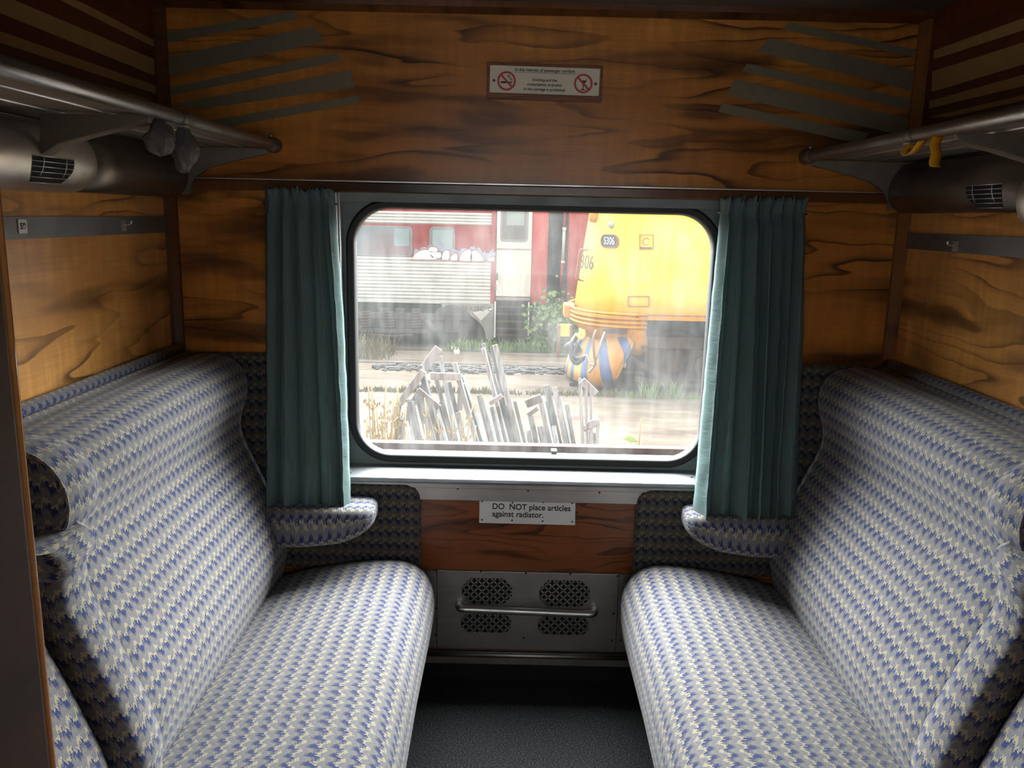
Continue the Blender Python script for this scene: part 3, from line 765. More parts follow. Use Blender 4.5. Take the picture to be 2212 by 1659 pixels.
# rounded bright lamp covers in front of the ducts
def lamp_cover(side, yend, prof, label):
    X = XL if side > 0 else XR
    R = thing('lamp_cover', label, 'light fixture', (X, 1.4, min(z for _, z in prof)))
    q = catmull2(prof, 4); b = MB(); c0 = (.03, sum(z for _, z in prof) / len(prof)); rings = []
    for y, k in ((YP + .03, 1), (1.2, 1), (yend - .10, 1), (yend - .05, .99), (yend - .02, .955), (yend - .006, .90), (yend, .82)):
        rings.append([P3(X + side * (.004 + (d - .004) * k), y, c0[1] + (z - c0[1]) * k) for d, z in q])
    b.loft(rings, closed=True, caps=True); b.build('cover', 'shade', R)
    return R, q
LP = [(.004, 1.538), (.050, 1.530), (.085, 1.545), (.108, 1.575), (.112, 1.610), (.100, 1.645), (.075, 1.668), (.05, 1.678), (.004, 1.680)]
lc, lq = lamp_cover(1, 2.06, LP, 'shiny rounded metal cover with vent grille above seat number plate')
grille(lc, lq, 1, 1.76, 1.925, 1.548, 1.602, .0015, 5)
RP = [(.004, 1.500), (.040, 1.478), (.085, 1.485), (.118, 1.520), (.128, 1.565), (.112, 1.610), (.080, 1.640), (.04, 1.655), (.004, 1.655)]
lamp_cover(-1, 1.93, RP, 'shiny rounded metal cover in front of the right air duct')

# hanging plastic, tape, clips on the rack rails
def blob(name, c, rx, ry, rz, seed, mat, parent=None, amp=.35):
    b = MB(); rings = []; NU, NV = 26, 20
    for i in range(NV + 1):
        a = PI * i / NV; ring = []
        for k in range(NU):
            f = 2 * PI * k / NU
            d = Vector((math.sin(a) * math.cos(f), math.sin(a) * math.sin(f), math.cos(a)))
            r = 1 + amp * noise.noise(d * 1.7 + Vector((seed, 0, 0))) + amp * .55 * abs(noise.noise(d * 4.5 + Vector((0, seed, 0))))
            sq = .30 + .70 * (1 - max(0, d.z)) ** .8; r *= 1 + .09 * math.sin(5 * f + seed + 2 * d.z) + .05 * math.sin(11 * f + 3 * seed)
            ring.append(Vector(c) + Vector((d.x * rx * r * sq, d.y * ry * r * sq, d.z * rz * (r * .3 + .7))))
        rings.append(ring)
    b.loft(rings, closed=True, smooth=True); return b.build(name, mat, parent)
tag(blob('plastic_bag', (-.762, 1.845, 1.652), .026, .040, .042, 1.3, 'bag'), 'dark crumpled plastic bag on left rail, the one farther from the window', 'bag', 'plastic bags knotted on the left rail')
tag(blob('plastic_bag', (-.758, 1.965, 1.638), .024, .034, .055, 5.1, 'bag'), 'pale grey crumpled plastic bag hanging lower on the left rail', 'bag', 'plastic bags knotted on the left rail')
tag(blob('plastic_bag', (-.765, 1.185, 1.652), .012, .028, .042, 9.4, 'bag'), 'crumpled plastic scrap on the left rail at picture edge', 'bag', 'plastic bags knotted on the left rail')
def strip(name, path, wdt, wdir, mat, label, cat, group):
    b = MB(); path = bez(path, 6); wv = Vector(wdir).normalized() * wdt / 2; rings = []
    for p in path: rings.append([p - wv, p + wv])
    b.loft(rings); o = b.build(name, mat); sm = o.modifiers.new('solid', 'SOLIDIFY'); sm.thickness = .0012
    return tag(o, label, cat, group)
xb = .90
strip('tape_strip', [(xb + .008, 1.985, 1.690), (xb - .002, 1.978, 1.678), (xb - .016, 1.970, 1.664), (xb - .010, 1.955, 1.656), (xb - .004, 1.935, 1.668), (xb - .002, 1.920, 1.683)], .032, (1, .5, .25), 'orange_tape', 'short curled orange tape strip on right rail nearer the window', 'tape', 'orange tape on the right rail')
strip('tape_strip', [(xb + .004, 1.862, 1.688), (xb - .004, 1.858, 1.670), (xb - .003, 1.850, 1.650), (xb - .006, 1.848, 1.632), (xb - .004, 1.846, 1.622)], .034, (1, .5, 0), 'orange_tape', 'long orange tape strip hanging straight down from right rail', 'tape', 'orange tape on the right rail')
def clip(x, y, side, label):
    b = MB(); b.tube([(x, y - .022, 1.699), (x, y + .022, 1.699)], .0162, 18)
    b.cur = 1; b.box(x - .013, x + .013, y - .016, y + .016, 1.6795, 1.6830)
    tag(b.build('rail_clip', ['rack_dark', 'alu']), label, 'clip', 'clips around the rack rails')
clip(-.755, 1.945, 1, 'small clip with bright metal tab around the left rail')
clip(.90, 1.975, -1, 'small clip with bright metal tab around the right rail')

# seat number plate and coat hooks on the wall strips
p = atX(48, 489, XL + .007)
num = thing('number_plate', 'small white plate reading 59 on the left wall strip', 'sign', (XL + .007, p.y, p.z))
b = MB(); pts = [P3(XL + .0065, p.y + q.x, p.z + q.z) for q in rrect(0, 0, .0165, .0155, .004, 4)]; b.prism(pts, (.002, 0, 0)); b.build('plate', 'white', num)
text('digits', '59', (XL + .0088, p.y, p.z), .019, num, 'ink', (PI / 2, 0, PI / 2), sx=1.15, bold=.0006)
for (px, py, X, s, lab) in ((267, 487, XL, 1, 'small metal coat hook on the left wall strip'), (2063, 532, XR, -1, 'small metal coat hook on the right wall strip')):
    p = atX(px, py, X + s * .008)
    b = MB(); b.box(min(X + s * .006, X + s * .009), max(X + s * .006, X + s * .009), p.y - .013, p.y + .013, p.z - .015, p.z + .014)
    b.tube(bez([(X + s * .008, p.y, p.z + .006), (X + s * .020, p.y, p.z + .002), (X + s * .028, p.y, p.z + .006), (X + s * .030, p.y, p.z + .014)], 4), .003, 8)
    tag(b.build('coat_hook', 'alu'), lab, 'hook', 'coat hooks on the wall strips')
b = MB()
# ------------------------------------------------------------------ notices
sg = thing('notice_sign', 'wood framed white notice on the upper wall banning smoking and alcohol', 'sign', (.083, YW - .01, 1.857))
SC = [atY(1057, 137, YW - .02), atY(1299, 143, YW - .02), atY(1296, 218, YW - .02), atY(1054, 211, YW - .02)]
cx = sum(q.x for q in SC) / 4; cz = sum(q.z for q in SC) / 4; ang = -0.012
def SG(x, z, y=YW - .016):     # sign-local to world
    return P3(cx + x * math.cos(ang) - z * math.sin(ang), y, cz + x * math.sin(ang) + z * math.cos(ang))
hw, hh = .1765, .0535
b = MB(); b.prism([SG(-hw, -hh, YW - .005), SG(hw, -hh, YW - .005), SG(hw, hh, YW - .005), SG(-hw, hh, YW - .005)], (0, -.010, 0))
pw, phh, po = .168, .0400, .0045
b.ring([SG(-hw, -hh), SG(hw, -hh), SG(hw, hh), SG(-hw, hh)], [SG(-pw, -phh + po), SG(pw, -phh + po), SG(pw, phh + po), SG(-pw, phh + po)], (0, -.004, 0)); b.build('frame', 'wood_low', sg, bevel=.0015)
b = MB(); b.prism([SG(-pw, -phh + po, YW - .0155), SG(pw, -phh + po, YW - .0155), SG(pw, phh + po, YW - .0155), SG(-pw, phh + po, YW - .0155)], (0, -.0012, 0)); b.build('plate', 'cream', sg)
YS = YW - .0172
rt = (PI / 2, -ang, 0)
def st(body, x, z, s, sx=1.0): text('lettering', body, SG(x, z, YS), s, sg, 'ink', rt, sx=sx, bold=.0002)
st('In the interest of passenger comfort', .0, .0340, .0125, 1.0)
b = MB(); b.prism([SG(-.095, .0262, YS), SG(.096, .0262, YS), SG(.096, .0270, YS), SG(-.095, .0270, YS)], (0, -.0005, 0)); b.build('underline', 'ink', sg)
st('Smoking and the', .0, .0060, .0112); st('consumption of alcohol', .0, -.0075, .0112); st('in this carriage is prohibited', .0, -.0215, .0112)
for x0, kind in ((-.1165, 'smoke'), (.1185, 'glass')):
    z0 = .0
    b = MB(); n = 32
    b.ring([SG(x0 + .0285 * math.cos(2 * PI * k / n), z0 + .0285 * math.sin(2 * PI * k / n), YS) for k in range(n)], [SG(x0 + .0225 * math.cos(2 * PI * k / n), z0 + .0225 * math.sin(2 * PI * k / n), YS) for k in range(n)], (0, -.0008, 0))
    a = math.radians(-45); ca, sa = math.cos(a), math.sin(a)
    b.prism([SG(x0 + ca * u - sa * v, z0 + sa * u + ca * v, YS) for u, v in ((-.024, -.003), (.024, -.003), (.024, .003), (-.024, .003))], (0, -.0009, 0))
    icon = b.build('prohibition_ring', 'red', sg)
    b = MB()
    if kind == 'smoke':
        b.prism([SG(x0 + u, z0 + v, YS) for u, v in ((-.018, -.0065), (.012, -.0065), (.012, -.0015), (-.018, -.0015))], (0, -.0004, 0))
        b.prism([SG(x0 + u, z0 + v, YS) for u, v in ((.014, -.0065), (.0175, -.0065), (.0175, -.0015), (.014, -.0015))], (0, -.0004, 0))
        for dx in (0, .0035):
            b.tube(bez([SG(x0 + .0145 + dx * .4, z0 + .001, YS), SG(x0 + .014 + dx, z0 + .005, YS), SG(x0 + .008 + dx, z0 + .008, YS), SG(x0 + .008 + dx, z0 + .013, YS), SG(x0 + .002 + dx, z0 + .016 + dx * .5, YS), SG(x0 + .0005 + dx, z0 + .011, YS)], 5), .0006, 6)
    else:
        b.prism([SG(x0 + u, z0 + v, YS) for u, v in ((-.0105, .009), (-.0015, -.003), (-.0012, -.015), (-.008, -.0178), (-.008, -.019), (.008, -.019), (.008, -.0178), (.0012, -.015), (.0015, -.003), (.0105, .009))], (0, -.0004, 0))
        b.prism([SG(x0 + u, z0 + v, YS) for u, v in ((.007, .009), (.011, .0155), (.012, .015), (.0085, .009))], (0, -.0004, 0))
    b.build('pictogram', 'ink', sg)
for x0 in (-.155, .156):
    b = MB(); p = SG(x0, 0.0, YW - .0165); b.lathe([(.0045, 0), (.004, -.002), (.001, -.003)], p, 'Y', 12); b.build('screw', 'screw', sg)

rn = thing('radiator_notice', 'white metal notice plate above the radiator grille', 'sign', (.062, YW - .013, .47))
Yn = YW - .0125
q = [atY(1036, 1074, Yn), atY(1243, 1081, Yn), atY(1242, 1134, Yn), atY(1035, 1129, Yn)]
b = MB(); b.prism(q, (0, -.002, 0)); b.build('plate', 'white', rn)
text('lettering', 'DO  NOT place articles', atY(1063, 1094, Yn - .0023), .0285, rn, 'ink', (PI / 2, .008, 0), 'LEFT', sx=.95, bold=.0005)
text('lettering', 'against radiator.', atY(1063, 1110, Yn - .0023), .0285, rn, 'ink', (PI / 2, .008, 0), 'LEFT', sx=.95, bold=.0005)
for px, py in ((1041, 1083), (1107, 1086), (1173, 1085), (1236, 1087), (1041, 1123), (1106, 1124), (1172, 1126), (1236, 1127)):
    b = MB(); b.lathe([(.0032, 0), (.0025, -.0012)], atY(px, py, Yn - .002), 'Y', 10); b.build('screw', 'screw_dark', rn)

# ------------------------------------------------------------------ radiator cover
rd = thing('radiator_cover', 'brushed metal radiator cover with four lattice grilles under the window', 'radiator', (.07, YW - .03, .0))
Yr = YW - .024
b = MB(); b.box(-.243, .382, Yr, YW - .013, .012, .302); b.build('panel', 'steel', rd, bevel=.001)
for xa, xc in ((-.315, -.2445), (.3835, .455)):
    b = MB(); b.box(xa, xc, Yr + .002, YW - .013, .012, .300); b.build('end_panel', 'steel', rd)
def clipseg(p, d, poly):
    t0, t1 = -9, 9
    n = len(poly)
    for i in range(n):
        a, c = poly[i], poly[(i + 1) % n]; ex, ez = c[0] - a[0], c[1] - a[1]
        nx, nz = -ez, ex                       # inward for counter-clockwise
        den = d[0] * nx + d[1] * nz; num = (p[0] - a[0]) * nx + (p[1] - a[1]) * nz
        if abs(den) < 1e-9:
            if num < 0: return None
        else:
            t = -num / den
            if den > 0: t0 = max(t0, t)
            else: t1 = min(t1, t)
    return (t0, t1) if t1 - t0 > .003 else None
for (xa, ya, xc, yc, cut) in ((998, 1249, 1106, 1305, .030), (1165, 1254, 1274, 1311, .030), (996, 1327, 1104, 1366, .018), (1162, 1332, 1271, 1371, .018)):
    A, B = atY(xa, (ya + yc) / 2, Yr), atY(xc, (ya + yc) / 2, Yr); T, Bo = atY((xa + xc) / 2, ya, Yr), atY((xa + xc) / 2, yc, Yr)
    gx, gz = (A.x + B.x) / 2, (T.z + Bo.z) / 2; hw, hh = (B.x - A.x) / 2, (T.z - Bo.z) / 2
    poly = [(hw - cut, hh), (-hw + cut, hh), (-hw + cut * .25, hh - cut * .8), (-hw, hh * .3), (-hw, -hh * .3), (-hw + cut * .25, -hh + cut * .8), (-hw + cut, -hh), (hw - cut, -hh), (hw - cut * .25, -hh + cut * .8), (hw, -hh * .3), (hw, hh * .3), (hw - cut * .25, hh - cut * .8)]
    b = MB(); b.prism([P3(gx + u, Yr - .0002, gz + v) for u, v in poly], (0, -.0008, 0)); gr = b.build('grille', 'black', rd)
    b = MB(); st_ = .0265
    for sgn in (1, -1):
        for k in range(-12, 13):
            d = (math.sqrt(.5), sgn * math.sqrt(.5)); p = (k * st_ + st_ * .35, 0)
            cpt = clipseg(p, d, poly)
            if cpt:
                p0 = P3(gx + p[0] + d[0] * cpt[0], Yr - .0022, gz + p[1] + d[1] * cpt[0]); p1 = P3(gx + p[0] + d[0] * cpt[1], Yr - .0022, gz + p[1] + d[1] * cpt[1])
                b.bar(p0, p1, .0050, .0022)
    b.build('lattice', 'steel', gr)
p0, p1 = atY(993, 1315, YW - .06), atY(1283, 1326, YW - .06)
b = MB(); b.tube(bez([P3(p0.x - .004, Yr, p0.z), P3(p0.x - .004, YW - .045, p0.z), P3(p0.x + .006, YW - .060, p0.z), P3(p0.x + .05, YW - .063, p0.z), P3((p0.x + p1.x) / 2, YW - .063, (p0.z + p1.z) / 2), P3(p1.x - .05, YW - .063, p1.z), P3(p1.x - .006, YW - .060, p1.z), P3(p1.x + .004, YW - .045, p1.z), P3(p1.x + .004, Yr, p1.z)], 6), .0125, 14); b.build('foot_bar', 'alu', rd)
for px, py in ((1039, 1234), (1136, 1238), (1232, 1240.5), (942, 1232), (1334, 1244), (942, 1314), (1325.5, 1325.5), (941, 1371.5), (1322, 1383.5), (925, 1370), (1340, 1384), (1131, 1378), (1343, 1324)):
    b = MB(); b.lathe([(.0038, 0), (.0032, -.002), (.001, -.003)], atY(px, py, Yr), 'Y', 10); b.build('screw', 'screw_dark', rd)
bb = MB(); bb.tube([(-.34, YW - .045, .002), (.50, YW - .045, .002)], .010, 10); bb.box(-.34, .50, YW - .05, YW - .012, -.03, .004)
struct(bb.build('baseboard_back', 'steel', keep=True))
bb = MB(); bb.box(-.34, .50, YW - .03, YW - .0125, ZF, -.03); struct(bb.build('baseboard_lower', 'black', keep=True))

# ================================================================== outside
ZG = -1.38
b = MB(); b.box(-40, 40, 2.95, 70, ZG - .1, ZG)
struct(b.build('ground', 'o_ground', keep=True))
# our own carriage's outer skin below the window
struct(MB().box(-6, 6, YW + .10, YW + .13, -.75, .64).build('trim_10', 'o_shell', keep=True))

def flute(b, x0, x1, y, z0, z1, n, depth=.022):
    h = (z1 - z0) / n; prof = []
    for k in range(n):
        for j in range(6):
            a = PI * j / 6; prof.append((y - depth * math.sin(a), z0 + h * (k + j / 6)))
    prof.append((y, z1)); prof += [(y + .03, z1), (y + .03, z0)]
    b.loft([[P3(x0, q, z) for q, z in prof], [P3(x1, q, z) for q, z in prof]], closed=True, caps=True, smooth=False)
YC = 18.5
ca = thing('passenger_carriage', 'red and ribbed silver railway carriage with graffiti beyond the yard', 'train carriage', (-2.5, YC + 1.4, ZG))
b = MB(); b.box(-7.0, -.45, YC, YC + 2.8, -.40, 2.6); b.box(-.45, .72, YC + .02, YC + 2.8, -.36, 2.6); b.build('body', 'o_red', ca)
b = MB(); b.box(.372, .715, YC - .02, YC + .4, -.40, 2.6); b.build('end_panel', 'o_red2', ca)
b = MB(); b.box(-.52, -.42, YC - .03, YC + .1, -.42, 2.6); b.build('corner_post', 'o_red', ca)
b = MB(); flute(b, -7.0, -.515, YC, -.36, .565, 12); b.box(-7, -.5, YC - .02, YC + .02, -.44, -.36); b.build('lower_fluting', 'o_flute', ca)
b = MB(); flute(b, -7.0, -.515, YC, 1.285, 1.545, 4, .026); b.build('upper_fluting', 'o_flute', ca)
for (xa, xc, za, zc, split) in ((-4.1, -2.275, .60, 1.205, True), (-1.85, -1.34, .60, 1.205, False), (-6.6, -4.9, .60, 1.205, True)):
    b = MB(); hw, hh = (xc - xa) / 2, (zc - za) / 2; c0, c1 = (xa + xc) / 2, (za + zc) / 2
    b.ring([q + P3(0, YC - .02, 0) for q in rrect(c0, c1, hw + .025, hh + .025, .10)], [q + P3(0, YC - .02, 0) for q in rrect(c0, c1, hw, hh, .08)], (0, .03, 0)); wf = b.build('window', 'o_rim', ca)
    b = MB(); b.prism([q + P3(0, YC - .008, 0) for q in rrect(c0, c1, hw, hh, .08)], (0, .006, 0)); b.build('pane', 'o_pane', wf)
    if split:
        b = MB(); b.box(xc - .38, xc - .05, YC - .0105, YC - .0085, za + .20, zc - .02); b.build('blind', 'o_pane_in', wf)
    else:
        b = MB(); b.box(xa + .04, xc - .03, YC - .0105, YC - .0085, za + .06, zc - .04); b.build('blind', 'o_pane_in', wf)
b = MB(); b.box(-.402, .365, YC - .035, YC + .02, -.25, 1.85); dr_ = b.build('door', 'o_white', ca, bevel=.01)
b = MB(); b.box(-.402, .365, YC - .05, YC - .035, .78, .80); b.build('door_rail', 'o_grey', dr_)
b = MB(); b.box(-.402, .365, YC - .06, YC - .03, -.33, -.27); b.build('door_sill', 'o_grey', dr_)
b = MB(); b.prism([q + P3(0, YC - .037, 0) for q in rrect(-.02, 1.33, .305, .385, .09)], (0, -.006, 0)); dw = b.build('door_window', 'o_rim', dr_)
b = MB(); b.prism([q + P3(0, YC - .044, 0) for q in rrect(-.02, 1.33, .255, .33, .06)], (0, -.003, 0)); b.build('pane', 'o_pane', dw)
b = MB(); b.box(-.20, .19, YC - .0495, YC - .0475, 1.30, 1.62); b.build('blind', 'o_pane_in', dw)
for zz in (.92, .62, .45, .35, -.05, -.12):
    b = MB(); b.box(-.415, -.385, YC - .045, YC - .03, zz, zz + .05); b.build('hinge', 'o_grey', dr_)
b = MB(); b.tube([(-.38, YC - .05, .26), (-.38, YC - .09, .24), (-.38, YC - .09, .14), (-.38, YC - .05, .12)], .018, 8); b.build('door_handle', 'o_dark', dr_)
# skirt with the wheel arch
pts = [(-1.62, -.42), (-.44, -.42), (-.44, -1.22), (-.60, -1.22)]
for k in range(0, 9):
    a = math.radians(10 + 80 * k / 8); pts.append((-1.30 + .70 * math.cos(a), -1.22 + .60 * math.sin(a)))
pts += [(-1.55, -.60)]
b = MB(); b.prism([(x, YC - .04, z) for x, z in pts], (0, .05, 0)); sk = b.build('skirt', 'o_grey', ca)
text('lettering', 'C', (-.53, YC - .046, -.54), .14, sk, 'o_dark', (PI / 2, 0, 0), ext=.002)
text('lettering', '2FA25C', (-.90, YC - .046, -.535), .15, sk, 'o_dark', (PI / 2, 0, 0), ext=.002)
b = MB(); b.prism([(-.44, YC - .043, -.50), (-.90, YC - .043, -.62), (-.72, YC - .043, -.80)], (0, -.004, 0)); b.build('paint_patch', 'o_white', sk)
# steps under the door
for k, z in enumerate((-.50, -.66, -.82, -.98, -1.12)):
    b = MB(); b.box(-.37, .33, YC - .02 - .03 * k, YC + .30 - .05 * k, z, z + .035); b.build('step', 'o_brown', ca)
for xa in (-.41, .335):
    b = MB(); b.bar((xa, YC - .05, -.36), (xa, YC - .12, -1.16), .035, .05); b.build('step_stringer', 'o_white', ca)
b = MB(); b.box(-.40, .34, YC + .32, YC + .36, -1.15, -.35); b.build('step_back', 'o_dark', ca)
# bogie of the carriage
b = MB(); b.box(-7.0, .70, YC + .75, YC + 2.5, ZG + .02, -.42); b.build('underframe', 'o_dark', ca)
for wx in (-3.85, -1.35):
    b = MB(); b.lathe([(.16, -.12), (.40, -.10), (.44, -.06), (.44, .02), (.48, .04), (.48, .07), (.10, .07)], (wx, YC - .02, -.898), 'Y', 32); b.build('wheel', 'o_dark', ca)
b = MB(); b.bar((-4.2, YC - .16, -.72), (-1.0, YC - .16, -.72), .14, .10); b.bar((-3.4, YC - .16, -1.05), (-1.9, YC - .16, -1.05), .09, .10)
for x0, x1 in ((-3.6, -3.35), (-1.95, -1.7)): b.bar((x0, YC - .16, -.74), (x1, YC - .16, -1.04), .10, .10)
for wx in (-3.85, -1.35): b.box(wx - .16, wx + .16, YC - .22, YC - .08, -1.06, -.74)
for k in range(3): b.box(-2.95 + .35 * k, -2.75 + .35 * k, YC - .18, YC - .10, -1.0, -.55)
b.build('bogie_frame', 'o_dark', ca, bevel=.012)
for x0 in (-3.25, -2.72, -2.15):
    b = MB(); pth = []
    for k in range(60): a = 2 * PI * k / 10; pth.append((x0 + .11 * math.cos(a), YC - .17 + .08 * math.sin(a), -1.0 + .38 * k / 60))
    b.tube(pth, .020, 6); b.build('spring', 'o_brown', ca)
b = MB(); b.tube(bez([(-3.2, YC - .24, -1.12), (-2.7, YC - .24, -1.16), (-2.2, YC - .24, -1.12)], 6), .022, 6); b.build('brake_rod', 'o_brown', ca)
# graffiti as paint shapes on the carriage side
def spray(name, pts, y, mat, t=.002):
    b = MB(); b.prism([(x, y, z) for x, z in pts], (0, -t, 0)); return b.build(name, mat, ca)
def G(px, py): q = atY(px, py, YC); return (q.x, q.z)
def GZ(zx, zy): return G(740 + zx / 5.03, 420 + zy / 5.03)
fl = [(765, 620)]
rnd = random.Random(5)
tops = [(790, 590), (900, 570), (960, 545), (1060, 550), (1150, 575), (1230, 600), (1330, 585), (1430, 560), (1500, 590), (1560, 640), (1640, 590), (1660, 640)]
out = [(765, 680)]
for i, (tx, ty) in enumerate(tops):
    out.append((tx, ty)); 
    if i < len(tops) - 1:
        nx, ny = tops[i + 1]; out.append(((tx + nx) / 2 - 8, (ty + ny) / 2 + 26)); out.append(((tx + nx) / 2 + 12, (ty + ny) / 2 - 6))
out += [(1640, 712), (1200, 712), (760, 695)]
spray('spray_halo', [GZ(*p) for p in out], YC - .0305, 'o_lilac')
bubs = [[(765, 692), (800, 640), (870, 605), (940, 610), (960, 650), (1000, 690), (1010, 705), (770, 703)],
        [(930, 605), (960, 572), (1020, 580), (1035, 605), (1020, 622), (960, 618)],
        [(955, 625), (1060, 630), (1075, 665), (1060, 688), (990, 690), (960, 665)],
        [(1080, 690), (1090, 640), (1120, 610), (1155, 615), (1165, 660), (1150, 705), (1085, 705)],
        [(1170, 700), (1190, 660), (1235, 640), (1250, 680), (1240, 714), (1180, 712)],
        [(1270, 715), (1290, 650), (1350, 605), (1395, 610), (1400, 715)],
        [(1395, 640), (1420, 610), (1470, 620), (1510, 670), (1530, 718), (1400, 716), (1388, 690)],
        [(1570, 718), (1600, 690), (1640, 680), (1645, 722)]]
for q in bubs:
    q3 = [Vector((*GZ(*p), 0)) for p in q]; q3 = [(p.x, p.y) for p in bez(q3 + [q3[0]], 4)[:-1]]
    mx_ = sum(p[0] for p in q3) / len(q3); mz_ = sum(p[1] for p in q3) / len(q3)
    sx_ = max(abs(p[0] - mx_) for p in q3); sz_ = max(abs(p[1] - mz_) for p in q3)
    ln = spray('spray_outline', [(mx_ + (x - mx_) * (1 + .028 / sx_), mz_ + (z - mz_) * (1 + .028 / sz_)) for x, z in q3], YC - .0330, 'o_line')
    spray('spray_fill', q3, YC - .0355, 'o_spray')
# dark gangway and the next carriage
b = MB(); b.box(.74, 1.16, YC + .85, YC + 2.4, ZG + .02, 2.4); tag(b.build('gangway', 'o_deep'), 'dark gangway between the two red carriages', 'gangway')
c2 = thing('passenger_carriage', 'second red carriage partly hidden behind the orange locomotive', 'train carriage', (4, YC + 1.4, ZG))
b = MB(); b.box(1.17, 8.0, YC + .02, YC + 2.8, -.40, 2.6); b.build('body', 'o_red', c2)
b = MB(); b.box(1.17, 8.0, YC + .5, YC + 2.5, ZG + .02, -.40); b.build('underframe', 'o_dark', c2)
b = MB(); b.lathe([(.10, -.1), (.44, -.08), (.46, .05), (.10, .05)], (3.2, YC + .05, -.918), 'Y', 28); b.build('wheel', 'o_dark', c2)
pp = thing('gangway_pipe', 'thin white and red pipe upright in the gap between carriages', 'pipe', (1.06, YC + .2, -.3))
b = MB(); b.tube([(1.07, YC + .2, .55), (1.08, YC + .2, 1.22)], .038, 8); b.build('white_section', 'o_white', pp)
b = MB(); b.tube([(1.04, YC + .2, -.05), (1.06, YC + .2, .53)], .034, 8); b.build('red_section', 'o_red2', pp)
b = MB(); b.tube([(1.08, YC + .2, 1.25), (1.085, YC + .2, 1.9)], .034, 8); b.build('red_section', 'o_red2', pp)
b = MB(); b.box(1.03, 1.11, YC + .16, YC + .24, .50, .55); b.build('collar', 'o_spray', pp)
b = MB(); b.box(1.04, 1.12, YC + .16, YC + .24, 1.22, 1.28); b.build('collar', 'o_spray', pp)
for k in range(2):
    b = MB(); b.box(-7, 8, YC + .15, YC + .22, ZG, ZG + .12); tag(b.build('rail', 'o_rail'), 'rusty rail lying under the red carriages', 'rail', 'rails in the yard')

# ---------------------------------------------------------------- locomotive
lo = thing('locomotive', 'orange yellow diesel locomotive with rounded nose numbered S306', 'locomotive', (4.0, 15.0, ZG))
YS0, HWD = 13.6, 1.40
def nose(xf, a, hw, xe, n=28, p=.78):
    """plan outline from the near side round the nose to the far side"""
    pts = [(xe, 15 - hw)]
    for k in range(n + 1):
        th = -PI / 2 + PI * k / n; c_ = max(0, math.cos(th)) ** p
        pts.append((xf + a - a * c_, 15 + hw * math.copysign(abs(math.sin(th)) ** p, math.sin(th))))
    pts.append((xe, 15 + hw)); return pts
def ploft(b, levels):
    b.loft([[P3(x, y, z) for x, y in nose(*arg)] for z, arg in levels], closed=True, caps=True, flip=True)
XE = 9.0
b = MB(); ploft(b, [(-.10, (1.10, 1.5, 1.40, XE)), (.4, (1.155, 1.5, 1.40, XE)), (1.0, (1.235, 1.5, 1.40, XE)), (1.6, (1.315, 1.55, 1.40, XE)), (2.1, (1.42, 1.6, 1.38, XE)), (2.45, (1.60, 1.6, 1.30, XE)), (2.65, (1.95, 1.6, 1.10, XE))]); b.build('body', 'o_yellow', lo)
b = MB(); ploft(b, [(-.78, (1.55, .75, 1.02, 1.80)), (-.56, (1.30, .95, 1.25, 1.90)), (-.36, (1.09, 1.10, 1.385, 1.98)), (-.28, (1.03, 1.15, 1.405, 2.02)), (-.09, (1.03, 1.15, 1.41, 2.12))]); b.build('nose_skirt', 'o_orange', lo)
b = MB()
for z in (-.045, -.115, -.185, -.255):
    pl = [P3(x, y, z) for x, y in nose(1.01, 1.18, 1.415, 2.15)][:-1]; pl = pl[:24]; b.tube(pl, .026, 6)
b.build('nose_ribs', 'o_orange', lo)
b = MB(); b.box(.90, 1.10, 14.75, 15.25, -.26, -.02); b.build('buffer_block', 'o_orange', lo, bevel=.03)
b = MB(); b.box(2.05, XE, YS0 - .012, YS0 + .05, -.125, -.05); b.build('side_sill', 'o_orange', lo)
b = MB(); b.box(2.10, XE, YS0 - .016, YS0, -.052, -.038); b.build('rust_line', 'o_rust', lo)
# striped pilot below the nose
b = MB(); rings = []; levels = [(-.42, 1.42, .60, 1.30, 1.98), (-.62, 1.30, .68, 1.36, 1.90), (-.85, 1.15, .72, 1.38, 1.83), (-1.08, 1.03, .74, 1.38, 1.74), (-1.27, .99, .74, 1.30, 1.66)]
for z, xf, a, hw, xe in levels:
    o_ = nose(xf, a, hw, xe, 28, .85); rings.append([P3(x, y, z) for x, y in o_])
vs = [0]
for j in range(1, len(rings[2])): vs.append(vs[-1] + (rings[2][j] - rings[2][j - 1]).length)
b.loft(list(reversed(rings)), closed=False, us=[r[0] for r in reversed([(-z,) for z, *_ in levels])], vs=vs)
pi_ = b.build('pilot', 'o_pilot', lo)
for l in pi_.data.uv_layers[0].data: l.uv = (l.uv[1], -l.uv[0] + 1.3)
sm = pi_.modifiers.new('solid', 'SOLIDIFY'); sm.thickness = .03; sm.offset = 1
# bogie
b = MB(); b.box(1.95, 8.5, 14.0, 14.1, -1.0, -.14); b.build('underframe', 'o_deep', lo)
for wx in (2.72, 4.6, 6.4):
    b = MB(); b.lathe([(.12, -.10), (.20, -.10), (.22, -.05), (.42, -.04), (.46, -.08), (.50, -.06), (.50, .04), (.54, .06), (.10, .06)], (wx, 13.95, -.838), 'Y', 36); b.build('wheel', 'o_brown', lo)
b = MB(); b.bar((2.15, 13.82, -.52), (7.2, 13.82, -.52), .20, .12); b.bar((3.15, 13.80, -.95), (4.2, 13.80, -.95), .12, .12); b.bar((3.0, 13.8, -.55), (3.3, 13.8, -.95), .16, .12); b.bar((1.95, 13.82, -.78), (2.5, 13.82, -1.10), .09, .09); b.bar((2.05, 13.84, -1.15), (2.9, 13.84, -1.28), .10, .08)
b.box(2.95, 3.55, 13.70, 13.84, -1.16, -.62); b.build('bogie_frame', 'o_brown', lo, bevel=.02)
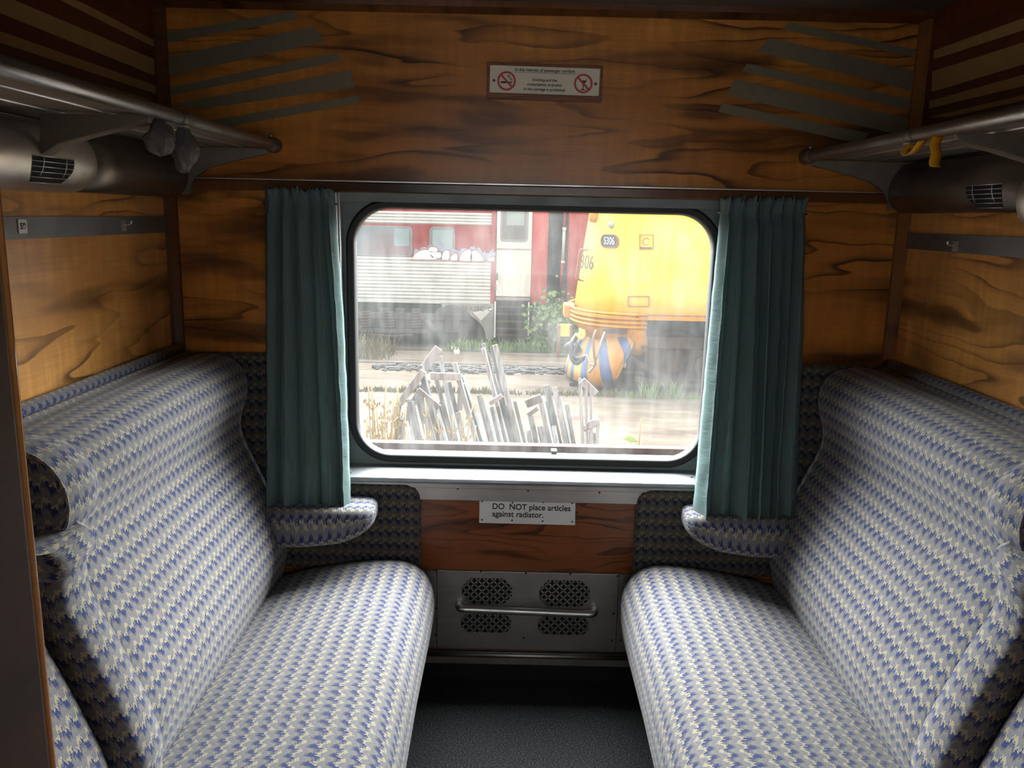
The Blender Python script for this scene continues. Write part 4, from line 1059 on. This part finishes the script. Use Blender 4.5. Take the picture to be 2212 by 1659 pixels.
b = MB(); b.lathe([(.20, 0), (.20, -.05), (.16, -.07), (.10, -.06), (.10, -.09), (.02, -.1)], (3.22, 13.70, -.90), 'Y', 24); b.build('axle_box', 'o_brown', lo)
b = MB(); b.bar((2.2, 13.83, -1.22), (4.6, 13.83, -1.26), .07, .05); b.build('brake_rod', 'o_brown', lo)
# small details on the near side
def sideP(px, py, dy=-.004): return atY(px, py, YS0 + dy)
def surfY(x, z):
    """near side surface depth at x (nose rounds away left of about 2.7)"""
    xf = 1.10 + (z + .10) * .128; a = 1.5
    c_ = (xf + a - x) / a
    if c_ <= 0: return 15 - 1.40
    c_ = min(1, c_) ** (1 / .78); th = math.acos(c_); return 15 - 1.40 * math.sin(th) ** .78
def onloco(px, py, lift=.01):
    Y = 13.6
    for _ in range(6):
        q = atY(px, py, Y); Y = surfY(q.x, q.z) - lift
    return atY(px, py, Y)
c = onloco(1318, 521, .02)
tgx = onloco(1345, 521, .02); tgn = onloco(1292, 521, .02)
dirx = (tgx - tgn); dirx.z = 0; dirx.normalize(); rz = math.atan2(dirx.y, dirx.x); nout = P3(dirx.y, -dirx.x, 0)
nr = Vector(nout)
def LP_(u, v, lift=0.0): return c + dirx * u + P3(0, 0, v) + nr * lift
b = MB(); ou = [LP_(q.x, q.z, .0) for q in rrect(0, 0, .190, .112, .10)]; inn = [LP_(q.x, q.z, .0) for q in rrect(0, 0, .172, .096, .088)]
b.ring(ou, inn, nr * .03); np_ = b.build('number_plate', 'o_rust', lo)
b = MB(); b.prism(inn, nr * .015); b.build('plate', 'o_plate', np_)
text('lettering', 'S306', LP_(0, 0.0, .022), .175, np_, 'o_white', (PI / 2, 0, rz), ext=.004, sx=.70, bold=.0012)
q = onloco(1321, 486, .0)
b = MB(); b.lathe([(.055, .02), (.055, -.03), (.038, -.04), (.01, -.045)], q, 'Y', 20); b.build('marker_lamp', 'o_chain', lo)
q0 = onloco(1274, 470, .0)
b = MB(); b.lathe([(.10, .05), (.10, -.06), (.07, -.09)], P3(1.34, 14.45, 1.52), 'X', 20); b.build('headlight', 'o_orange', lo)
def outline(name, px0, py0, px1, py1, t=.008):
    b = MB()
    cs_ = [onloco(px0, py0, .028), onloco(px1, py0, .028), onloco(px1, py1, .028), onloco(px0, py1, .028)]
    for i in range(4): b.bar(cs_[i], cs_[(i + 1) % 4], t, .03)
    return b, cs_
b, _ = outline('h', 1382, 507, 1411, 538); q = onloco(1396, 522, .006)
b.tube([q + P3(.055 * math.cos(2 * PI * k / 20), 0, .055 * math.sin(2 * PI * k / 20)) for k in range(21)], .006, 6)
q = onloco(1396, 535, .008); b.box(q.x - .11, q.x + .11, q.y - .01, q.y + .01, q.z - .015, q.z + .01); b.build('sanding_hatch', 'o_rust', lo)
b, _ = outline('h', 1357, 640, 1402, 662); b.build('side_hatch', 'o_rust', lo)
b = MB()
for (xa, ya, xc, yc) in ((1266, 591, 1285, 592), (1259, 629, 1277, 631)): b.bar(onloco(xa, ya, .005), onloco(xc, yc, .005), .010, .006)
b.build('step_recess', 'o_rust', lo)
b = MB(); H1, H2 = [], []
hp = [atY(1270, 535, 14.55), atY(1262, 540, 14.30), atY(1254, 540, 14.28), atY(1250, 560, 14.28), atY(1244, 598, 14.28), atY(1247, 603, 14.3), atY(1255, 606, 14.5)]
b.tube(bez(hp, 5), .014, 6); hp2 = [q + P3(.05, .05, -.01) for q in hp]; b.tube(bez(hp2, 5), .012, 6); b.build('handrail', 'o_rust', lo)
q = onloco(1262, 565, .02)
text('lettering', '306', P3(1.235, 14.42, .74), .34, lo, 'o_plate', (PI / 2 - .08, 0, math.radians(-68)), ext=.003)
# hoses and coupling
def hose(name, pts, r, mat, Y=13.55):
    b = MB(); b.tube(bez([atY(x, y, Y + dy) for x, y, dy in pts], 8), r, 8); return b.build(name, mat, lo)
hose('air_hose', [(1288, 713, .0), (1282, 730, -.05), (1283, 760, -.08), (1287, 788, -.05)], .022, 'o_hose_b')
hose('air_hose', [(1306, 717, .0), (1298, 740, -.06), (1290, 770, -.06), (1282, 792, -.02)], .018, 'o_chain')
hose('air_hose', [(1247, 722, .6), (1236, 740, .45), (1235, 770, .40), (1245, 784, .35), (1258, 776, .3)], .042, 'o_hose')
hose('air_hose', [(1257, 726, .55), (1250, 740, .45), (1240, 762, .40), (1246, 774, .35), (1262, 772, .3)], .042, 'o_hose')
hose('pipe_elbow', [(1254, 710, .6), (1254, 720, .55), (1246, 728, .5)], .034, 'o_yellow')
hose('pipe_elbow', [(1261, 712, .55), (1261, 726, .5), (1251, 732, .45)], .034, 'o_yellow')
hose('chain', [(1254, 776, .3), (1266, 768, .28), (1276, 786, .2), (1285, 788, .1), (1272, 805, .15)], .022, 'o_chain')
hose('coupler', [(1225, 752, 1.0), (1232, 746, .95), (1242, 748, .9), (1248, 756, .8)], .075, 'o_hose')
q = atY(1328, 716, 13.57); b = MB(); b.box(q.x - .20, q.x + .20, q.y - .01, q.y + .02, q.z - .04, q.z + .04); b.build('pilot_slot', 'o_brown', lo)
for k in range(2):
    b = MB(); b.box(1.0, 9, 14.2 + 1.6 * k, 14.27 + 1.6 * k, ZG, ZG + .06); tag(b.build('rail', 'o_rail'), 'rusty rail under the orange locomotive, %s one' % ('nearer' if k == 0 else 'farther'), 'rail', 'rails in the yard')
for k, Y in enumerate((16.15, 17.75)):
    b = MB(); b.box(-8, .85, Y - .045, Y + .045, ZG, ZG + .012); tag(b.build('rail', 'o_rail'), 'rail set flush in the concrete yard, %s one' % ('nearer' if k == 0 else 'farther'), 'rail', 'rails in the yard')

# ---------------------------------------------------------------- yard surface details
b = MB()
for k in range(700):
    x = random.uniform(-3.2, 1.0); y = 15.55 + .32 * random.gauss(0, .5) + .05 * math.sin(x * 2); s = random.uniform(.02, .06)
    if x < -2.6 or (x > .3 and random.random() < .5): continue
    b.box(x - s, x + s, y - s, y + s, ZG - .01, ZG + s * random.uniform(.5, 1.1))
tag(b.build('gravel', 'o_gravel'), 'dark loose ballast strip lying across the yard', 'gravel', kind='stuff')
b = MB()
for k in range(40):
    x = -6 + k * .25; b.box(x, x + .27, 13.41 + .02 * math.sin(k * 1.3), 13.49 + .02 * math.sin(k * 1.7), ZG, ZG + .004)
for q in ((1183, 757, 1186, 770),):
    a0, a1 = atZ(q[0], q[1], ZG), atZ(q[2], q[3], ZG); b.bar(a0, a1, .03, .008, (0, 0, 1))
struct(b.build('ground_seam', 'o_seam'))
def blades(b, x, y, n, h, spread, rnd, wd=.012):
    for k in range(n):
        bx, by = x + rnd.gauss(0, spread), y + rnd.gauss(0, spread * .5); hh = h * rnd.uniform(.5, 1.1); lx, ly = rnd.gauss(0, .35) * hh, rnd.gauss(0, .2) * hh
        i = b.add([(bx - wd, by, ZG), (bx + wd, by, ZG), (bx + lx * .4 + wd * .7, by + ly * .4, ZG + hh * .6), (bx + lx * .4 - wd * .7, by + ly * .4, ZG + hh * .6), (bx + lx, by + ly, ZG + hh)])
        b.face([i, i + 1, i + 2, i + 3]); b.face([i + 3, i + 2, i + 4])
rnd = random.Random(2)
b = MB()
for k in range(260): blades(b, rnd.uniform(-3.5, 4.5), 13.45 + rnd.gauss(0, .03), 5, rnd.uniform(.04, .14), .06, rnd)
tag(b.build('crack_grass', 'o_dry'), 'dry yellow grass along the crack in the yard', 'grass', kind='stuff')
b = MB()
for k in range(80): blades(b, rnd.uniform(1.3, 4.2), 13.42 + rnd.gauss(0, .03), 4, rnd.uniform(.03, .13), .06, rnd)
for x in (2.25, 2.65): blades(b, x, 13.42, 30, .30, .07, rnd)
tag(b.build('track_grass', 'o_green'), 'green grass growing beside the locomotive wheels', 'grass', kind='stuff')
b = MB()
for k in range(170): blades(b, rnd.uniform(-1.3, 2.2), 18.0 + rnd.gauss(0, .07), 6, rnd.uniform(.14, .3), .10, rnd, .018)
tag(b.build('carriage_grass', 'o_green'), 'bright green weeds under the red carriage steps', 'grass', kind='stuff')
b = MB()
for k in range(150): blades(b, rnd.uniform(-3.9, -2.6), rnd.uniform(16.4, 17.9), 5, rnd.uniform(.1, .5), .12, rnd)
tag(b.build('yard_grass', 'o_dry'), 'tall dry grass by the left window edge', 'grass', kind='stuff')
def bush(c, r, n, label, rnd):
    R = thing('bush', label, 'bush', (c[0], c[1], ZG)); b = MB()
    for k in range(n):
        d = Vector((rnd.gauss(0, .4), rnd.gauss(0, .22), rnd.gauss(0, .45))); p = Vector(c) + d * r
        if p.z < ZG: continue
        a, e = rnd.uniform(0, 2 * PI), rnd.uniform(-.8, .8); s = rnd.uniform(.03, .07)
        u = Vector((math.cos(a), math.sin(a), e * .4)) * s; v = Vector((-math.sin(a) * .4, math.cos(a) * .4, .9)) * s
        i = b.add([p - u, p + v * .8, p + u, p - v * .8]); b.face([i, i + 1, i + 2, i + 3])
    b.build('foliage', 'o_green', R)
    b = MB()
    for k in range(5): b.tube([(c[0] + rnd.gauss(0, .05), c[1], ZG), (c[0] + rnd.gauss(0, .25), c[1] + rnd.gauss(0, .1), c[2] + .2)], .015, 5)
    b.build('stem', 'o_stem', R)
bush((.93, 18.05, -.85), .62, 1900, 'green bush growing in the gap between the red carriages', rnd)
# junction box with a sign behind the nose
jb = thing('junction_box', 'small yellow and rust box beside the locomotive nose', 'box', (1.15, 17.3, ZG))
b = MB(); q0, q1 = atY(1203, 702, 17.3), atY(1230, 727, 17.3); b.box(q0.x + .05, q1.x, 17.3, 17.5, q1.z, q0.z); b.build('box', 'o_yellow', jb)
b = MB(); b.box(q0.x + .02, q0.x + .07, 17.28, 17.5, ZG, q0.z); b.box(q1.x, q1.x + .05, 17.28, 17.5, ZG, q0.z); b.build('post', 'o_rust', jb)
# broken pale sheets lying on the ground
for k, (q, lab) in enumerate(((((974, 740), (998, 741), (1012, 748), (990, 750), (975, 748)), 'largest broken white sheet lying by the carriage rail'), (((1024, 745), (1036, 745), (1037, 749), (1026, 749)), 'small white scrap right of the largest white sheet'), (((980, 754), (992, 753), (993, 758), (982, 759)), 'white scrap just in front of the largest white sheet'))):
    b = MB(); b.prism([atZ(x, y + 7, ZG + .004) for x, y in q], (0, 0, .05)); tag(b.build('broken_sheet', 'o_spray'), lab, 'debris', 'broken sheets by the rail')

# ---------------------------------------------------------------- stacks of weathered timber
ORD = ['first', 'second', 'third', 'fourth', 'fifth', 'sixth', 'seventh', 'eighth', 'ninth', 'tenth', 'eleventh', 'twelfth', 'thirteenth', 'fourteenth', 'fifteenth', 'sixteenth', 'seventeenth', 'eighteenth', 'nineteenth', 'twentieth']
def ZL(x, y): return (740 + x / 5.03, 690 + y / 5.03)
def ZR(x, y): return (1140 + x / 5.03, 690 + y / 5.03)
def plank_pts(t, l, Y, lean=.25):
    """top and ground ends of a standing plank seen at top pixel t and at lower pixel l"""
    a = atY(*t, Y); c_ = atY(*l, Y - lean * .35)
    d = (c_ - a); k = (ZG - a.z) / d.z
    g_ = a + d * k
    g_.x = max(min(g_.x, c_.x + .28), c_.x - .28)
    return a, Vector((g_.x, g_.y, ZG + .003))
def standing(lst, pile, Zf, group):
    lst = sorted(lst, key=lambda q: q[0][0])
    for i, (t, l, wd, Y, mt) in enumerate(lst):
        a, g_ = plank_pts(Zf(*t), Zf(*l), Y)
        wpx = wd / 5.03 / FPX * Y
        d = (a - g_)
        b = MB(); b.bar(g_ + P3(0, 0, .01), a, wpx, .022 + .012 * (i % 3), (.35 * (-1) ** i, 1, 0))
        o = b.build('timber_plank', 'o_wood_pale' if mt else 'o_wood', bevel=.002)
        tag(o, 'standing weathered plank, %s from the left in the %s timber stack' % (ORD[i], pile), 'plank', group)
left = [((845, 500), (1190, 1400), 60, 5.75, 0), ((1060, 400), (1215, 1000), 42, 6.15, 1), ((980, 500), (1300, 1180), 42, 6.1, 0), ((1215, 470), (1640, 1440), 55, 5.7, 1), ((1300, 620), (1700, 1330), 38, 6.2, 0),
        ((800, 800), (1100, 1400), 46, 5.6, 0), ((860, 850), (1180, 1400), 58, 5.5, 0), ((740, 890), (905, 1400), 56, 5.5, 0), ((690, 1110), (870, 1400), 40, 5.35, 1),
        ((1510, 840), (1780, 1440), 45, 5.75, 1), ((1480, 825), (1720, 1440), 38, 5.95, 0), ((1150, 680), (1420, 1400), 44, 6.2, 0), ((1010, 940), (1230, 1420), 40, 5.9, 0), ((1330, 880), (1560, 1430), 45, 6.1, 0), ((1060, 900), (1330, 1430), 48, 6.25, 0), ((930, 780), (1090, 1400), 42, 6.3, 0), ((1250, 1010), (1440, 1430), 52, 5.35, 0), ((700, 960), (760, 1400), 40, 6.3, 1), ((1420, 1000), (1600, 1430), 46, 6.3, 0)]
mid = [((1525, 310), (1900, 1440), 42, 5.8, 1), ((1530, 260), (1990, 1430), 38, 6.0, 0), ((1655, 275), (2010, 1440), 45, 5.75, 1), ((1615, 290), (1880, 1100), 28, 6.1, 0), ((1625, 950), (1820, 1440), 42, 5.6, 0), ((1685, 940), (1890, 1440), 38, 5.65, 0), ((1790, 930), (1960, 1440), 40, 5.9, 0), ((1870, 890), (2050, 1440), 32, 6.1, 0), ((1560, 1010), (1700, 1440), 52, 6.3, 0), ((1720, 1050), (1850, 1440), 44, 6.35, 0)]
right = [((140, 835), (305, 1450), 58, 5.7, 1), ((30, 1045), (150, 1450), 48, 5.55, 0), ((10, 1210), (60, 1450), 62, 5.4, 0), ((140, 1165), (240, 1450), 70, 5.55, 0), ((200, 715), (400, 1450), 48, 5.85, 0), ((292, 735), (445, 1450), 44, 5.75, 1), ((342, 850), (485, 1450), 38, 5.9, 0), ((425, 925), (518, 1460), 38, 5.7, 0), ((190, 890), (320, 1450), 72, 6.05, 0), ((280, 1160), (350, 1450), 45, 5.5, 1)]
standing(left, 'left', ZL, 'standing planks of the left stack')
standing(mid, 'middle', ZL, 'standing planks of the middle stack')
standing(right, 'right', ZR, 'standing planks of the right stack')
def cross(t, l, wd, Y, Zf, mt, label):
    a, c_ = atY(*Zf(*t), Y), atY(*Zf(*l), Y)
    b = MB(); b.bar(a, c_, wd / 5.03 / FPX * Y, .022, (0, 1, .1)); tag(b.build('timber_board', 'o_wood_pale' if mt else 'o_wood', bevel=.002), label, 'board', 'boards nailed across the timber stacks')
cross((1045, 310), (880, 540), 95, 5.85, ZL, 1, 'wide pale board slanting at the top of the left timber stack')
cross((955, 615), (1290, 625), 82, 5.66, ZL, 1, 'pale board lying level across the left timber stack')
cross((1295, 690), (1270, 985), 62, 5.8, ZL, 1, 'short white board hanging upright below the level board')
cross((815, 765), (1050, 960), 66, 5.45, ZL, 0, 'grey board slanting down across the left timber stack')
cross((1595, 915), (1735, 825), 50, 5.6, ZL, 1, 'short pale board slanting up on the middle timber stack')
cross((-20, 920), (150, 850), 92, 5.62, ZR, 0, 'short grey board nailed at top of the right timber stack')
cross((0, 1040), (110, 960), 50, 5.5, ZR, 0, 'small dark board slanting up beside the right timber stack')
# ladder-like frame at the left edge of the stack
fr = thing('timber_ladder', 'ladder like weathered frame leaning left of the timber stack', 'frame', (-.8, 5.6, ZG), 'weathered timber frames')
for (t, l) in (((885, 560), (535, 1400)), ((930, 640), (650, 1400))):
    a, g_ = plank_pts(ZL(*t), ZL(*l), 5.75)
    if t[0] < 900: mids = [atY(*ZL(*p), 5.7) for p in ((880, 560), (600, 940), (535, 1400))]
    else: mids = [atY(*ZL(*p), 5.8) for p in ((935, 650), (720, 980), (660, 1400))]
    e = mids[2] + (mids[2] - mids[1]) * ((ZG - mids[2].z) / (mids[2].z - mids[1].z)); e.z = ZG + .003
    b = MB(); b.bar(mids[1], mids[0], .048, .03); b.bar(e + P3(0, 0, .01), mids[1], .048, .03); b.build('side_rail', 'o_wood_pale', fr)
for (p, q) in (((755, 715), (860, 735)), ((640, 885), (730, 880)), ((590, 1085), (670, 1080))):
    b = MB(); b.bar(atY(*ZL(*p), 5.72), atY(*ZL(*q), 5.95), .05, .02, (0, 0, 1)); b.build('rung', 'o_wood', fr)
b = MB(); b.bar(atY(*ZL(605, 1075), 5.6), atY(*ZL(560, 1400), 5.6), .075, .02); b.build('slat', 'o_wood', fr)
f2 = thing('timber_pallet', 'narrow upright weathered frame standing alone right of the timber stacks', 'frame', (.62, 5.7, ZG), 'weathered timber frames')
for (t, l, wd) in (((565, 640), (605, 1470), 34), ((630, 770), (650, 1470), 28), ((688, 800), (692, 1470), 28), ((690, 1220), (690, 1470), 46), ((765, 1150), (752, 1470), 36), ((726, 1240), (728, 1470), 30)):
    a, g_ = plank_pts(ZR(*t), ZR(*l), 5.7)
    b = MB(); b.bar(g_, a, wd / 5.03 / FPX * 5.7, .025, (.2, 1, 0)); b.build('post', 'o_wood_pale', f2)
for (p, q, wd) in (((588, 665), (738, 810), 80), ((605, 1190), (775, 1120), 60), ((610, 1380), (700, 1400), 70)):
    b = MB(); b.bar(atY(*ZR(*p), 5.66), atY(*ZR(*q), 5.66), wd / 5.03 / FPX * 5.66, .025); b.build('crosspiece', 'o_wood_pale', f2)
b = MB(); b.prism([atY(*ZR(*p), 5.62) for p in ((605, 1205), (640, 1130), (690, 1100), (775, 1092), (770, 1130), (700, 1180))], (0, .12, 0)); b.build('end_block', 'o_wood_pale', f2)

# ---------------------------------------------------------------- weeds near the window
def weed(px, Y, ztop, n, label, rnd, leafy=False, spread=.12):
    base = atY(px, 990, Y); x0 = base.x
    R = thing('weed_plant', label, 'weed', (x0, Y, ZG), 'weeds outside the window')
    bs, bl = MB(), MB()
    for k in range(n):
        tx = x0 + rnd.gauss(0, spread); ty = Y + rnd.gauss(0, .08); tz = ztop + rnd.uniform(-.22, .06); sx_ = x0 + rnd.gauss(0, .03)
        pth = bez([(sx_, Y, ZG), ((sx_ + tx) / 2 + rnd.gauss(0, .02), ty, (ZG + tz) / 2 + .1), (tx, ty, tz)], 6); bs.tube(pth, .0040, 5)
        for j in range(26):
            t = rnd.uniform(.52, 1.0) if not leafy else rnd.uniform(.4, 1.0); i = int(t * (len(pth) - 1)); p = pth[i]
            a = rnd.uniform(0, 2 * PI); L = rnd.uniform(.025, .06); dd = Vector((math.cos(a) * .7, math.sin(a) * .5, .75)) * L
            if leafy:
                L = rnd.uniform(.06, .16); dd = Vector((math.cos(a), math.sin(a) * .4, rnd.uniform(-.1, .6))) * L; wv = Vector((0, .3, .6)).normalized() * .014
                q = bl.add([p, p + dd * .5 + wv, p + dd, p + dd * .5 - wv]); bl.face([q, q + 1, q + 2, q + 3])
            else:
                bs.tube([p, p + dd], .0022, 4); e_ = p + dd; s = .011
                q = bl.add([e_ - P3(s * .6, 0, 0), e_ + P3(0, 0, s * 1.6), e_ + P3(s * .6, 0, 0), e_ - P3(0, 0, s)]); bl.face([q, q + 1, q + 2, q + 3])
    bs.build('stem', 'o_stem', R); bl.build('leaves' if leafy else 'seed_heads', 'o_leaf' if leafy else 'o_stem', R)
rnd = random.Random(21)
weed(800, 4.6, .50, 13, 'dry seeding weed at the left edge of the window view', rnd)
weed(838, 4.8, .42, 11, 'dry seeding weed just left of the timber ladder frame', rnd)
weed(836, 4.2, .34, 13, 'green leafy weed low in the window corner on the left', rnd, True, .16)
weed(975, 4.9, .36, 8, 'dry weed in front of the left timber stack', rnd)
weed(1010, 4.7, .26, 6, 'green leafy weed at the foot of the left timber stack', rnd, True, .06)
weed(1345, 5.2, .26, 2, 'thin bare weed standing alone right of the timber frame', rnd, False, .03)
weed(1388, 4.4, .42, 3, 'small green leafy seedling near the bottom right of the window', rnd, True, .02)
